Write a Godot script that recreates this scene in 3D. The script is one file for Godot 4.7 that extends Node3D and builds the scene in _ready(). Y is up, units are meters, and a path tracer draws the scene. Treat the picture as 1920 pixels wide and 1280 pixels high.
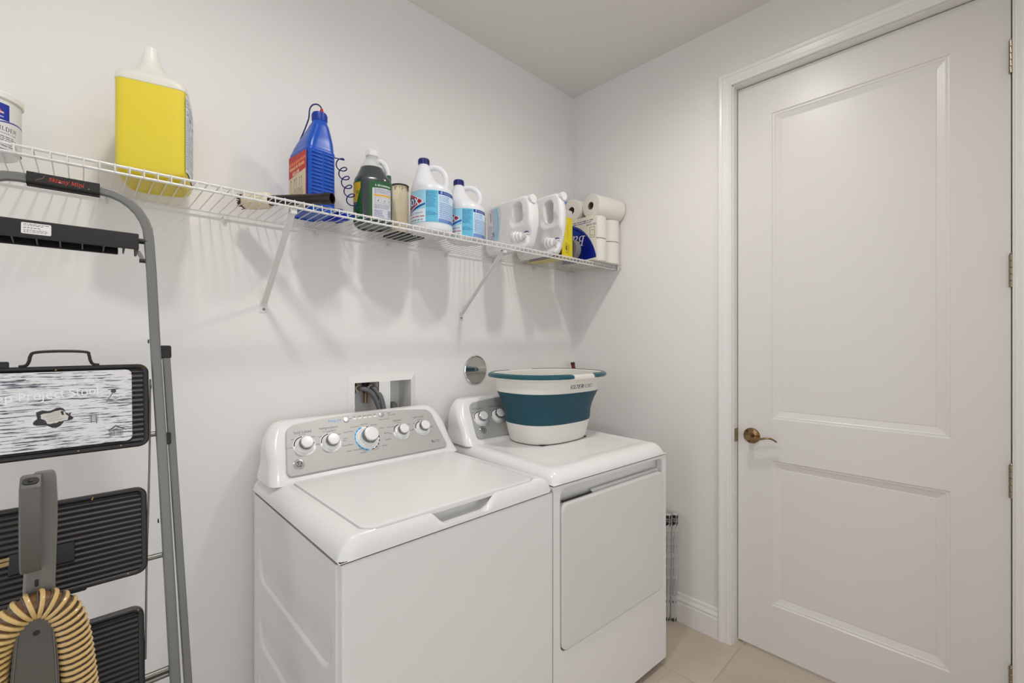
extends Node3D

# ======================================================================
#  Laundry room: corner of two white walls (back wall z = 0, right wall x = 0),
#  y up, metres.  Camera, lamps and exposure first, then the room, then things.
# ======================================================================

const EXPOSURE := 1.0
const LAMP_ENERGY := 0.80
const LAMP_TINT := Color(1.0, 0.985, 0.965)
const DAYLIGHT := 1.62
const SHELF_Y := 1.7300

var mats := {}
var font_cache := {}


func _ready() -> void:
	var cam := Camera3D.new()
	cam.name = "camera"
	cam.position = Vector3(-2.065, 1.33, 1.646)
	cam.rotation_degrees = Vector3(0, -43.67, 0)
	cam.fov = rad_to_deg(2.0 * atan(640.0 / 845.0))
	cam.near = 0.02
	cam.far = 60.0
	add_child(cam)
	cam.current = true
	var env := Environment.new()
	env.background_mode = Environment.BG_COLOR
	env.background_color = Color(0.97, 0.985, 1.0)
	env.background_energy_multiplier = DAYLIGHT
	env.tonemap_mode = Environment.TONE_MAPPER_LINEAR
	env.tonemap_exposure = EXPOSURE
	env.sdfgi_enabled = true
	env.ssao_enabled = true
	env.ssil_enabled = true
	var we := WorldEnvironment.new()
	we.name = "environment"
	we.environment = env
	add_child(we)
	ceiling_light(Vector3(-0.77, 2.74, 1.02), "round recessed ceiling lamp nearer the white door")
	ceiling_light(Vector3(-1.87, 2.74, 0.95), "round recessed ceiling lamp above the washing machine")
	build_materials()
	build_room()
	build_door()
	build_hall()
	build_washer()
	build_dryer()
	build_shelf()
	build_ladder()
	build_vacuum()
	build_outlet_box()
	build_basket()
	build_shelf_items()
	build_small_things()


# ---------------------------------------------------------------- mesh builder
class MB:
	var p := PackedVector3Array()
	var t := PackedVector2Array()

	func tri(a: Vector3, b: Vector3, c: Vector3, ua := Vector2.ZERO, ub := Vector2.ZERO, uc := Vector2.ZERO) -> void:
		p.append(a); p.append(b); p.append(c)
		t.append(ua); t.append(ub); t.append(uc)

	func quad(a: Vector3, b: Vector3, c: Vector3, d: Vector3, ua := Vector2.ZERO, ub := Vector2.ZERO, uc := Vector2.ZERO, ud := Vector2.ZERO) -> void:
		tri(a, b, c, ua, ub, uc)
		tri(a, c, d, ua, uc, ud)

	func add(o: MB, xf := Transform3D.IDENTITY) -> MB:
		for v in o.p:
			p.append(xf * v)
		t.append_array(o.t)
		return self

	func moved(v: Vector3) -> MB:
		for i in p.size():
			p[i] += v
		return self

	func turned(xf: Transform3D) -> MB:
		for i in p.size():
			p[i] = xf * p[i]
		return self

	func flip() -> MB:
		for i in range(0, p.size(), 3):
			var a := p[i]; p[i] = p[i + 1]; p[i + 1] = a
			var b := t[i]; t[i] = t[i + 1]; t[i + 1] = b
		return self

	func fix() -> MB:
		var c := Vector3.ZERO
		for v in p:
			c += v
		c /= maxf(1.0, p.size())
		var vol := 0.0
		for i in range(0, p.size(), 3):
			vol += (p[i] - c).dot((p[i + 1] - c).cross(p[i + 2] - c))
		if vol < 0.0:
			flip()
		return self

	func done(crease := 38.0) -> ArrayMesh:
		var n := p.size() / 3
		var fn := PackedVector3Array()
		fn.resize(n)
		var at := {}
		for i in n:
			var k := i * 3
			fn[i] = (p[k + 1] - p[k]).cross(p[k + 2] - p[k])
			for j in 3:
				var v := p[k + j]
				var key := Vector3i(roundi(v.x * 25000.0), roundi(v.y * 25000.0), roundi(v.z * 25000.0))
				if at.has(key):
					at[key].append(i)
				else:
					at[key] = PackedInt32Array([i])
		var c := cos(deg_to_rad(crease))
		var un := PackedVector3Array()
		un.resize(n)
		for i in n:
			un[i] = fn[i].normalized()
		var vs := PackedVector3Array()
		var ns := PackedVector3Array()
		var us := PackedVector2Array()
		for i in n:
			if fn[i].length_squared() < 1e-22:
				continue
			var k := i * 3
			for j in [0, 2, 1]:
				var v := p[k + j]
				var key := Vector3i(roundi(v.x * 25000.0), roundi(v.y * 25000.0), roundi(v.z * 25000.0))
				var s := Vector3.ZERO
				for q in at[key]:
					if un[q].dot(un[i]) > c:
						s += fn[q]
				vs.append(v)
				ns.append(s.normalized() if s.length_squared() > 1e-24 else un[i])
				us.append(t[k + j])
		var arr := []
		arr.resize(Mesh.ARRAY_MAX)
		arr[Mesh.ARRAY_VERTEX] = vs
		arr[Mesh.ARRAY_NORMAL] = ns
		arr[Mesh.ARRAY_TEX_UV] = us
		var m := ArrayMesh.new()
		m.add_surface_from_arrays(Mesh.PRIMITIVE_TRIANGLES, arr)
		return m


# ---------------------------------------------------------------- scene helpers
func thing(called: String, label: String, category: String, at := Vector3.ZERO, turn := 0.0, group := "") -> Node3D:
	var o := Node3D.new()
	o.name = called
	add_child(o, true)
	o.position = at
	o.rotation.y = turn
	o.set_meta("label", label)
	o.set_meta("category", category)
	if group:
		o.set_meta("group", group)
	return o


func part(parent: Node, called: String, mesh: Mesh, m: Material, xf := Transform3D.IDENTITY, label := "") -> MeshInstance3D:
	var o := MeshInstance3D.new()
	o.name = called
	o.mesh = mesh
	o.material_override = m
	o.transform = xf
	parent.add_child(o, true)
	if label:
		o.set_meta("label", label)
	return o


func structure(called: String, mesh: Mesh, m: Material, label := "") -> MeshInstance3D:
	var o := part(self, called, mesh, m, Transform3D.IDENTITY, label)
	o.set_meta("kind", "structure")
	return o


func at3(x: float, y: float, z: float) -> Transform3D:
	return Transform3D(Basis.IDENTITY, Vector3(x, y, z))


func axes(o: Vector3, x: Vector3, y: Vector3) -> Transform3D:
	var xx := x.normalized()
	var zz := xx.cross(y).normalized()
	return Transform3D(Basis(xx, zz.cross(xx), zz), o)


# ---------------------------------------------------------------- shapes
func ring_sup(cx: float, y: float, cz: float, rx: float, rz: float, e := 2.0, n := 48) -> PackedVector3Array:
	var r := PackedVector3Array()
	for i in n:
		var a := TAU * i / n
		var c := cos(a)
		var s := sin(a)
		r.append(Vector3(cx + rx * signf(c) * pow(absf(c), 2.0 / e), y, cz + rz * signf(s) * pow(absf(s), 2.0 / e)))
	return r


func rrect(hx: float, hy: float, r: float, seg := 4) -> PackedVector2Array:
	var o := PackedVector2Array()
	r = minf(r, minf(hx, hy) * 0.999)
	for q in 4:
		var cx := (hx - r) * (1 if q == 0 or q == 3 else -1)
		var cy := (hy - r) * (1 if q < 2 else -1)
		for i in seg + 1:
			var a := PI / 2 * (q + float(i) / seg)
			o.append(Vector2(cx + r * cos(a), cy + r * sin(a)))
	return o


func ring_xz(poly: PackedVector2Array, y: float, cx := 0.0, cz := 0.0) -> PackedVector3Array:
	var r := PackedVector3Array()
	for v in poly:
		r.append(Vector3(cx + v.x, y, cz + v.y))
	return r


func loft(rings: Array, cap_a := true, cap_b := true, closed := true, fixed := true) -> MB:
	var m := MB.new()
	var k: int = rings.size()
	var n: int = rings[0].size()
	for i in k - 1:
		var a: PackedVector3Array = rings[i]
		var b: PackedVector3Array = rings[i + 1]
		var v0 := 1.0 - float(i) / (k - 1)
		var v1 := 1.0 - float(i + 1) / (k - 1)
		for j in (n if closed else n - 1):
			var j2 := (j + 1) % n
			var u0 := float(j) / (n if closed else n - 1)
			var u1 := float(j + 1) / (n if closed else n - 1)
			m.quad(a[j], b[j], b[j2], a[j2], Vector2(u0, v0), Vector2(u0, v1), Vector2(u1, v1), Vector2(u1, v0))
	for side in 2:
		if (side == 0 and not cap_a) or (side == 1 and not cap_b):
			continue
		var r: PackedVector3Array = rings[0] if side == 0 else rings[k - 1]
		var c := Vector3.ZERO
		for v in r:
			c += v
		c /= n
		for j in n:
			if side == 0:
				m.tri(c, r[j], r[(j + 1) % n])
			else:
				m.tri(c, r[(j + 1) % n], r[j])
	if fixed:
		m.fix()
	return m


func lathe(prof: Array, n := 32, cap_a := true, cap_b := true) -> MB:
	var rings := []
	for q in prof:
		rings.append(ring_sup(0, q.y, 0, maxf(q.x, 0.00001), maxf(q.x, 0.00001), 2.0, n))
	return loft(rings, cap_a, cap_b)


func box(size: Vector3, r := 0.003, seg := 2) -> MB:
	var h := size / 2.0
	r = minf(r, minf(h.x, minf(h.y, h.z)) * 0.99)
	var rings := []
	for i in seg + 1:
		var a := PI / 2 * i / seg
		var ins := r * (1.0 - sin(a))
		rings.append(ring_xz(rrect(h.x - ins, h.z - ins, maxf(r - ins, 0.0003), 3), -h.y + r * (1.0 - cos(a))))
	for i in seg + 1:
		var a := PI / 2 * (1.0 - float(i) / seg)
		var ins := r * (1.0 - sin(a))
		rings.append(ring_xz(rrect(h.x - ins, h.z - ins, maxf(r - ins, 0.0003), 3), h.y - r * (1.0 - cos(a))))
	return loft(rings)


func sweep(path: PackedVector3Array, prof: PackedVector2Array, side: Vector3, loop := false, scales := PackedFloat32Array()) -> MB:
	var rings := []
	var n := path.size()
	var sx := side
	for i in n:
		var tan_v: Vector3
		if loop:
			tan_v = path[(i + 1) % n] - path[(i - 1 + n) % n]
		else:
			tan_v = path[mini(i + 1, n - 1)] - path[maxi(i - 1, 0)]
		tan_v = tan_v.normalized()
		sx = (sx - tan_v * sx.dot(tan_v)).normalized()
		var sy := tan_v.cross(sx)
		var s := scales[i] if scales.size() > i else 1.0
		var r := PackedVector3Array()
		for q in prof:
			r.append(path[i] + sx * q.x * s + sy * q.y * s)
		rings.append(r)
	if loop:
		rings.append(rings[0])
	return loft(rings, not loop, not loop)


func circle2(r: float, n := 12) -> PackedVector2Array:
	var o := PackedVector2Array()
	for i in n:
		o.append(Vector2(r * cos(TAU * i / n), r * sin(TAU * i / n)))
	return o


func tube(path: PackedVector3Array, r: float, n := 10, loop := false, scales := PackedFloat32Array()) -> MB:
	var d := (path[1] - path[0]).normalized()
	var side := Vector3.UP if absf(d.y) < 0.9 else Vector3.RIGHT
	return sweep(path, circle2(r, n), side, loop, scales)


func rod(a: Vector3, b: Vector3, r: float, n := 10) -> MB:
	return tube(PackedVector3Array([a, b]), r, n)


func smooth(pts: Array, sub := 6, loop := false) -> PackedVector3Array:
	var o := PackedVector3Array()
	var n := pts.size()
	for i in (n if loop else n - 1):
		var a: Vector3 = pts[(i - 1 + n) % n] if loop else pts[maxi(i - 1, 0)]
		var b: Vector3 = pts[i]
		var c: Vector3 = pts[(i + 1) % n]
		var d: Vector3 = pts[(i + 2) % n] if loop else pts[mini(i + 2, n - 1)]
		for k in sub:
			o.append(b.cubic_interpolate(c, a, d, float(k) / sub))
	if not loop:
		o.append(pts[n - 1])
	return o


func inset_poly(poly: PackedVector2Array, d: float) -> PackedVector2Array:
	var o := PackedVector2Array()
	var n := poly.size()
	var area := 0.0
	for i in n:
		area += poly[i].cross(poly[(i + 1) % n])
	var s := signf(area)
	for i in n:
		var e0 := (poly[i] - poly[(i - 1 + n) % n]).normalized()
		var e1 := (poly[(i + 1) % n] - poly[i]).normalized()
		var n0 := Vector2(-e0.y, e0.x) * s
		var n1 := Vector2(-e1.y, e1.x) * s
		var b := n0 + n1
		b = b / maxf(b.length_squared() * 0.5, 0.4)
		o.append(poly[i] + b * d)
	return o


# poly in XY, from z = 0 to z = depth, edges at the front (and back) bevelled
func extrude(poly: PackedVector2Array, depth: float, bevel := 0.001, back_bevel := false) -> MB:
	var lo := Vector2(INF, INF)
	var hi := -lo
	for v in poly:
		lo = lo.min(v)
		hi = hi.max(v)
	var m := MB.new()
	var n := poly.size()
	var area := 0.0
	for i in n:
		area += poly[i].cross(poly[(i + 1) % n])
	if area < 0.0:
		poly.reverse()
	var layers := []
	if back_bevel:
		layers.append([inset_poly(poly, bevel), 0.0])
		layers.append([poly, bevel])
	else:
		layers.append([poly, 0.0])
	if bevel > 0.0:
		layers.append([poly, depth - bevel])
		layers.append([inset_poly(poly, bevel * 0.3), depth - bevel * 0.3])
		layers.append([inset_poly(poly, bevel), depth])
	else:
		layers.append([poly, depth])
	var uvf := func(v: Vector2) -> Vector2: return Vector2((v.x - lo.x) / (hi.x - lo.x), 1.0 - (v.y - lo.y) / (hi.y - lo.y))
	for l in layers.size() - 1:
		var a: PackedVector2Array = layers[l][0]
		var b: PackedVector2Array = layers[l + 1][0]
		var za: float = layers[l][1]
		var zb: float = layers[l + 1][1]
		for i in n:
			var j := (i + 1) % n
			m.quad(Vector3(a[i].x, a[i].y, za), Vector3(a[j].x, a[j].y, za), Vector3(b[j].x, b[j].y, zb), Vector3(b[i].x, b[i].y, zb), uvf.call(a[i]), uvf.call(a[j]), uvf.call(b[j]), uvf.call(b[i]))
	var top: PackedVector2Array = layers[layers.size() - 1][0]
	var bot: PackedVector2Array = layers[0][0]
	var idx := Geometry2D.triangulate_polygon(top)
	for i in range(0, idx.size(), 3):
		var q := [top[idx[i]], top[idx[i + 1]], top[idx[i + 2]]]
		if (q[1] - q[0]).cross(q[2] - q[0]) < 0:
			q.reverse()
		m.tri(Vector3(q[0].x, q[0].y, depth), Vector3(q[1].x, q[1].y, depth), Vector3(q[2].x, q[2].y, depth), uvf.call(q[0]), uvf.call(q[1]), uvf.call(q[2]))
	idx = Geometry2D.triangulate_polygon(bot)
	for i in range(0, idx.size(), 3):
		var q := [bot[idx[i]], bot[idx[i + 1]], bot[idx[i + 2]]]
		if (q[1] - q[0]).cross(q[2] - q[0]) > 0:
			q.reverse()
		m.tri(Vector3(q[0].x, q[0].y, 0), Vector3(q[1].x, q[1].y, 0), Vector3(q[2].x, q[2].y, 0), uvf.call(q[0]), uvf.call(q[1]), uvf.call(q[2]))
	return m


# flat ring: outer polygon with one inner hole of the same vertex count
func frame(outer: PackedVector2Array, inner: PackedVector2Array, depth: float, bevel := 0.001) -> MB:
	var m := MB.new()
	var n := outer.size()
	var bi := PackedVector2Array()
	for i in n:
		bi.append(inner[i] + (outer[i] - inner[i]).normalized() * bevel)
	var bo := PackedVector2Array()
	for i in n:
		bo.append(outer[i] + (inner[i] - outer[i]).normalized() * bevel)
	for i in n:
		var j := (i + 1) % n
		var ring := [[outer, 0.0], [outer, depth - bevel], [bo, depth], [bi, depth], [inner, depth - bevel], [inner, 0.0], [outer, 0.0]]
		for k in 6:
			var a: PackedVector2Array = ring[k][0]
			var b: PackedVector2Array = ring[k + 1][0]
			m.quad(Vector3(a[i].x, a[i].y, ring[k][1]), Vector3(a[j].x, a[j].y, ring[k][1]), Vector3(b[j].x, b[j].y, ring[k + 1][1]), Vector3(b[i].x, b[i].y, ring[k + 1][1]))
	return m.fix()


# a slab in XY (z from z0 to z1) with rectangular holes cut through it
func slab(x0: float, x1: float, y0: float, y1: float, z0: float, z1: float, holes: Array) -> MB:
	var xs := [x0, x1]
	var ys := [y0, y1]
	for h in holes:
		xs.append_array([h[0], h[1]])
		ys.append_array([h[2], h[3]])
	xs.sort(); ys.sort()
	var solid := func(i: int, j: int) -> bool:
		if i < 0 or j < 0 or i >= xs.size() - 1 or j >= ys.size() - 1:
			return false
		var cx: float = (xs[i] + xs[i + 1]) / 2
		var cy: float = (ys[j] + ys[j + 1]) / 2
		if xs[i + 1] - xs[i] < 1e-6 or ys[j + 1] - ys[j] < 1e-6:
			return false
		for h in holes:
			if cx > h[0] and cx < h[1] and cy > h[2] and cy < h[3]:
				return false
		return true
	var m := MB.new()
	for i in xs.size() - 1:
		for j in ys.size() - 1:
			if not solid.call(i, j):
				continue
			var a: float = xs[i]; var b: float = xs[i + 1]; var c: float = ys[j]; var d: float = ys[j + 1]
			m.quad(Vector3(a, c, z1), Vector3(b, c, z1), Vector3(b, d, z1), Vector3(a, d, z1))
			m.quad(Vector3(b, c, z0), Vector3(a, c, z0), Vector3(a, d, z0), Vector3(b, d, z0))
			if not solid.call(i - 1, j):
				m.quad(Vector3(a, c, z0), Vector3(a, c, z1), Vector3(a, d, z1), Vector3(a, d, z0))
			if not solid.call(i + 1, j):
				m.quad(Vector3(b, c, z1), Vector3(b, c, z0), Vector3(b, d, z0), Vector3(b, d, z1))
			if not solid.call(i, j - 1):
				m.quad(Vector3(a, c, z0), Vector3(b, c, z0), Vector3(b, c, z1), Vector3(a, c, z1))
			if not solid.call(i, j + 1):
				m.quad(Vector3(a, d, z1), Vector3(b, d, z1), Vector3(b, d, z0), Vector3(a, d, z0))
	return m


# a wrapped label: the part of a superellipse body between two angles (u runs to the right as seen from outside)
func wrap_label(c: Vector3, rx: float, rz: float, e: float, y0: float, y1: float, a_mid: float, span: float, n := 40, grow := 0.0006) -> MB:
	var m := MB.new()
	for i in n:
		var q := []
		for k in 2:
			var u := float(i + k) / n
			var a := a_mid + span / 2 - span * u
			var cc := cos(a)
			var s := sin(a)
			q.append([u, Vector3(c.x + (rx + grow) * signf(cc) * pow(absf(cc), 2.0 / e), 0, c.z + (rz + grow) * signf(s) * pow(absf(s), 2.0 / e))])
		var p0: Vector3 = q[0][1]
		var p1: Vector3 = q[1][1]
		var u0: float = q[0][0]
		var u1: float = q[1][0]
		m.quad(p0 + Vector3(0, y0, 0), p1 + Vector3(0, y0, 0), p1 + Vector3(0, y1, 0), p0 + Vector3(0, y1, 0), Vector2(u0, 1), Vector2(u1, 1), Vector2(u1, 0), Vector2(u0, 0))
	return m


# body of rings given as [y, cx, cz, rx, rz, e]
func bottle(rows: Array, n := 48, sub := 4, cap_a := true, cap_b := true) -> MB:
	var rings := []
	for i in rows.size() - 1:
		var a: Array = rows[maxi(i - 1, 0)]
		var b: Array = rows[i]
		var c: Array = rows[i + 1]
		var d: Array = rows[mini(i + 2, rows.size() - 1)]
		var s := sub if absf(c[0] - b[0]) > 0.004 else 1
		for k in s:
			var f := float(k) / s
			var v := []
			for q in 6:
				var x := lerpf(b[q], c[q], f) if q == 0 else cubic_interpolate(b[q], c[q], a[q], d[q], f)
				v.append(x)
			rings.append(ring_sup(v[1], v[0], v[2], v[3], v[4], maxf(v[5], 2.0), n))
	var z: Array = rows[rows.size() - 1]
	rings.append(ring_sup(z[1], z[0], z[2], z[3], z[4], z[5], n))
	return loft(rings, cap_a, cap_b)


func disc_mesh(r: float, depth: float, bevel := 0.0008, n := 28) -> MB:
	return extrude(circle2(r, n), depth, bevel)


# ---------------------------------------------------------------- printing
class Print:
	var im: Image
	var w: int
	var h: int

	func _init(ww: int, hh: int, c: Color) -> void:
		w = ww
		h = hh
		im = Image.create(ww, hh, false, Image.FORMAT_RGBA8)
		im.fill(c)

	func rect(x: float, y: float, rw: float, rh: float, c: Color) -> void:
		im.fill_rect(Rect2i(int(x), int(y), maxi(1, int(rw)), maxi(1, int(rh))), c)

	# triangles as flat list of points, four samples per pixel
	func tris(pts: PackedVector2Array, c: Color) -> void:
		var lo := Vector2(INF, INF)
		var hi := -lo
		for v in pts:
			lo = lo.min(v)
			hi = hi.max(v)
		var x0 := clampi(int(floor(lo.x)), 0, w - 1)
		var y0 := clampi(int(floor(lo.y)), 0, h - 1)
		var x1 := clampi(int(ceil(hi.x)), 0, w - 1)
		var y1 := clampi(int(ceil(hi.y)), 0, h - 1)
		var bw := x1 - x0 + 1
		var bh := y1 - y0 + 1
		if bw < 1 or bh < 1:
			return
		var cov := PackedByteArray()
		cov.resize(bw * bh * 4)
		for i in range(0, pts.size(), 3):
			var a := pts[i]
			var b := pts[i + 1]
			var d := pts[i + 2]
			var ar := (b - a).cross(d - a)
			if absf(ar) < 1e-9:
				continue
			if ar < 0:
				var s := b; b = d; d = s
			var tx0 := maxi(int(floor(minf(a.x, minf(b.x, d.x)))), x0)
			var tx1 := mini(int(ceil(maxf(a.x, maxf(b.x, d.x)))), x1)
			var ty0 := maxi(int(floor(minf(a.y, minf(b.y, d.y)))), y0)
			var ty1 := mini(int(ceil(maxf(a.y, maxf(b.y, d.y)))), y1)
			for y in range(ty0, ty1 + 1):
				for x in range(tx0, tx1 + 1):
					var k := ((y - y0) * bw + x - x0) * 4
					for s in 4:
						var q := Vector2(x + 0.25 + 0.5 * (s & 1), y + 0.25 + 0.5 * (s >> 1))
						if (b - a).cross(q - a) >= 0 and (d - b).cross(q - b) >= 0 and (a - d).cross(q - d) >= 0:
							cov[k + s] = 1
		for y in bh:
			for x in bw:
				var k := (y * bw + x) * 4
				var n := cov[k] + cov[k + 1] + cov[k + 2] + cov[k + 3]
				if n > 0:
					im.set_pixel(x0 + x, y0 + y, im.get_pixel(x0 + x, y0 + y).lerp(c, c.a * n / 4.0))

	func poly(pts: Array, c: Color) -> void:
		var pp := PackedVector2Array(pts)
		var idx := Geometry2D.triangulate_polygon(pp)
		var o := PackedVector2Array()
		for i in idx:
			o.append(pp[i])
		if o.size():
			tris(o, c)

	func line(a: Vector2, b: Vector2, width: float, c: Color) -> void:
		var n := (b - a).orthogonal().normalized() * width / 2
		tris(PackedVector2Array([a + n, b + n, b - n, a + n, b - n, a - n]), c)

	func arc(m: Vector2, r: float, a0: float, a1: float, width: float, c: Color, n := 24) -> void:
		var o := PackedVector2Array()
		for i in n:
			var p := Vector2.from_angle(lerpf(a0, a1, float(i) / n))
			var q := Vector2.from_angle(lerpf(a0, a1, float(i + 1) / n))
			o.append_array([m + p * (r - width / 2), m + p * (r + width / 2), m + q * (r + width / 2), m + p * (r - width / 2), m + q * (r + width / 2), m + q * (r - width / 2)])
		tris(o, c)

	func dot(m: Vector2, r: float, c: Color) -> void:
		var o := []
		for i in 24:
			o.append(m + Vector2.from_angle(TAU * i / 24) * r)
		poly(o, c)

	func tex() -> ImageTexture:
		return ImageTexture.create_from_image(im)


func glyphs(s: String, bold := false, face := "Droid Sans", italic := false) -> Array:
	var key := "%s|%s|%s|%s" % [s, bold, face, italic]
	if font_cache.has(key):
		return font_cache[key]
	var f := SystemFont.new()
	f.font_names = PackedStringArray([face])
	f.font_weight = 700 if bold else 400
	var tm := TextMesh.new()
	tm.text = s
	tm.font = f
	tm.font_size = 64
	tm.pixel_size = 1.0 / 64.0
	tm.depth = 0.0
	tm.curve_step = 2.0
	tm.horizontal_alignment = HORIZONTAL_ALIGNMENT_LEFT
	tm.vertical_alignment = VERTICAL_ALIGNMENT_BOTTOM
	var a := tm.get_mesh_arrays()
	var vs: PackedVector3Array = a[Mesh.ARRAY_VERTEX]
	var ix: PackedInt32Array = a[Mesh.ARRAY_INDEX] if a[Mesh.ARRAY_INDEX] != null else PackedInt32Array(range(vs.size()))
	var o := PackedVector2Array()
	var lo := Vector2(INF, INF)
	var hi := -lo
	for i in ix:
		var v := Vector2(vs[i].x + (vs[i].y * 0.22 if italic else 0.0), vs[i].y)
		o.append(v)
		lo = lo.min(v)
		hi = hi.max(v)
	for i in o.size():
		o[i] = o[i] - lo
	font_cache[key] = [o, hi - lo]
	return font_cache[key]


# text with the given height of its ink box; at = left end of the ink's middle line; turn in radians; returns its length
func write(p: Print, s: String, at: Vector2, height: float, c: Color, bold := false, turn := 0.0, width := 0.0, centred := false, face := "Droid Sans", italic := false) -> float:
	var g := glyphs(s, bold, face, italic)
	var tri: PackedVector2Array = g[0]
	var size: Vector2 = g[1]
	var k := height / size.y
	var kx := width / size.x if width > 0.0 else k
	var o := PackedVector2Array()
	var ax := Vector2.from_angle(turn)
	var ay := ax.orthogonal()
	var shift := size.x * kx / 2 if centred else 0.0
	for v in tri:
		o.append(at + ax * (v.x * kx - shift) - Vector2(-ax.y, ax.x) * (v.y - size.y / 2) * k)
	p.tris(o, c)
	return size.x * kx


# rows of tiny print too small to read
func small_print(p: Print, r: Rect2, rows: int, c: Color, rng: RandomNumberGenerator, fill := 0.9) -> void:
	var lh := r.size.y / rows
	for i in rows:
		var x := r.position.x
		var end := r.position.x + r.size.x * rng.randf_range(fill - 0.2, fill + 0.08)
		while x < end:
			var wl := rng.randf_range(0.6, 2.6) * lh
			p.tris(PackedVector2Array([Vector2(x, r.position.y + i * lh + lh * 0.25), Vector2(x + wl, r.position.y + i * lh + lh * 0.25), Vector2(x + wl, r.position.y + i * lh + lh * 0.72), Vector2(x, r.position.y + i * lh + lh * 0.25), Vector2(x + wl, r.position.y + i * lh + lh * 0.72), Vector2(x, r.position.y + i * lh + lh * 0.72)]), Color(c.r, c.g, c.b, c.a * rng.randf_range(0.55, 0.95)))
			x += wl + lh * 0.4


func barcode(p: Print, r: Rect2, c: Color, rng: RandomNumberGenerator) -> void:
	var x := r.position.x
	while x < r.end.x - 2:
		var wl := float(rng.randi_range(1, 3))
		p.rect(x, r.position.y, wl, r.size.y, c)
		x += wl + rng.randi_range(1, 3)


# ---------------------------------------------------------------- materials
func mat(key: String, c := Color.WHITE, rough := 0.5, metal := 0.0) -> StandardMaterial3D:
	if mats.has(key):
		return mats[key]
	var m := StandardMaterial3D.new()
	m.resource_name = key
	m.albedo_color = c
	m.roughness = rough
	m.metallic = metal
	mats[key] = m
	return m


func printed(key: String, p: Print, rough := 0.45) -> StandardMaterial3D:
	var m := mat(key, Color.WHITE, rough)
	m.albedo_texture = p.tex()
	m.texture_repeat = false
	return m


func noise_tex(freq: float, size := 256, seed_n := 1, octaves := 4) -> NoiseTexture2D:
	var f := FastNoiseLite.new()
	f.seed = seed_n
	f.frequency = freq
	f.fractal_octaves = octaves
	var t := NoiseTexture2D.new()
	t.width = size
	t.height = size
	t.seamless = true
	t.noise = f
	return t


func build_materials() -> void:
	var wall := mat("wall_paint", Color(0.935, 0.925, 0.915), 0.75)
	wall.heightmap_enabled = true
	wall.heightmap_texture = noise_tex(0.05, 256, 3)
	wall.heightmap_scale = 0.012
	wall.uv1_triplanar = true
	wall.uv1_world_triplanar = true
	wall.uv1_scale = Vector3(3, 3, 3)
	mat("ceiling_paint", Color(0.90, 0.89, 0.88), 0.85)
	mat("trim_paint", Color(0.935, 0.928, 0.92), 0.28)
	mat("door_paint", Color(0.905, 0.895, 0.88), 0.34)
	mat("enamel", Color(0.93, 0.925, 0.92), 0.16)
	mat("appliance_plastic", Color(0.94, 0.937, 0.932), 0.22)
	mat("white_plastic", Color(0.92, 0.915, 0.905), 0.32)
	mat("gap", Color(0.16, 0.16, 0.165), 0.6)
	mat("chrome", Color(0.86, 0.86, 0.86), 0.09, 1.0)
	mat("nickel", Color(0.62, 0.57, 0.50), 0.3, 1.0)
	mat("bronze", Color(0.55, 0.45, 0.32), 0.2, 1.0)
	mat("black_plastic", Color(0.085, 0.08, 0.085), 0.5)
	mat("wire_coat", Color(0.88, 0.875, 0.865), 0.35)
	mat("steel_paint", Color(0.47, 0.475, 0.465), 0.38, 0.3)
	mat("grey_plastic", Color(0.365, 0.355, 0.335), 0.38)
	mat("grey_plastic_light", Color(0.45, 0.44, 0.42), 0.38)
	mat("screw_steel", Color(0.55, 0.54, 0.52), 0.35, 1.0)


# ---------------------------------------------------------------- room
const RX0 := -3.40      # left wall
const RZ1 := 1.93       # wall behind the camera
const RH := 2.74
const D_Z0 := 0.891     # door leaf
const D_Z1 := 1.704
const D_Y := 2.444
const D_X := 0.045      # its face


func ceiling_light(at: Vector3, label: String) -> void:
	var t := thing("ceiling_light", label, "ceiling light", at, 0.0, "recessed ceiling lamps")
	var prof := [Vector2(0.062, -0.002), Vector2(0.066, -0.006), Vector2(0.080, -0.007), Vector2(0.088, -0.004), Vector2(0.090, 0.0), Vector2(0.062, 0.0), Vector2(0.062, -0.002)]
	part(t, "trim_ring", lathe(prof, 40, false, false).done(), mat("trim_ring_white", Color(0.9, 0.9, 0.89), 0.4))
	var m := mat("lamp_lens", Color(0.9, 0.9, 0.88), 0.5)
	m.emission_enabled = true
	m.emission = LAMP_TINT
	m.emission_energy_multiplier = 6.0
	part(t, "lens", lathe([Vector2(0.0, -0.003), Vector2(0.03, -0.0028), Vector2(0.062, -0.0005), Vector2(0.062, 0.0)], 32).done(), m)
	var l := SpotLight3D.new()
	l.name = "lamp"
	l.light_color = LAMP_TINT
	l.light_energy = LAMP_ENERGY
	l.light_size = 0.055
	l.spot_angle = 86.0
	l.spot_angle_attenuation = 1.0
	l.spot_range = 8.0
	l.spot_attenuation = 2.0
	l.shadow_enabled = true
	l.rotation_degrees.x = -90
	l.position = Vector3(0, -0.03, 0)
	t.add_child(l)


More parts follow.
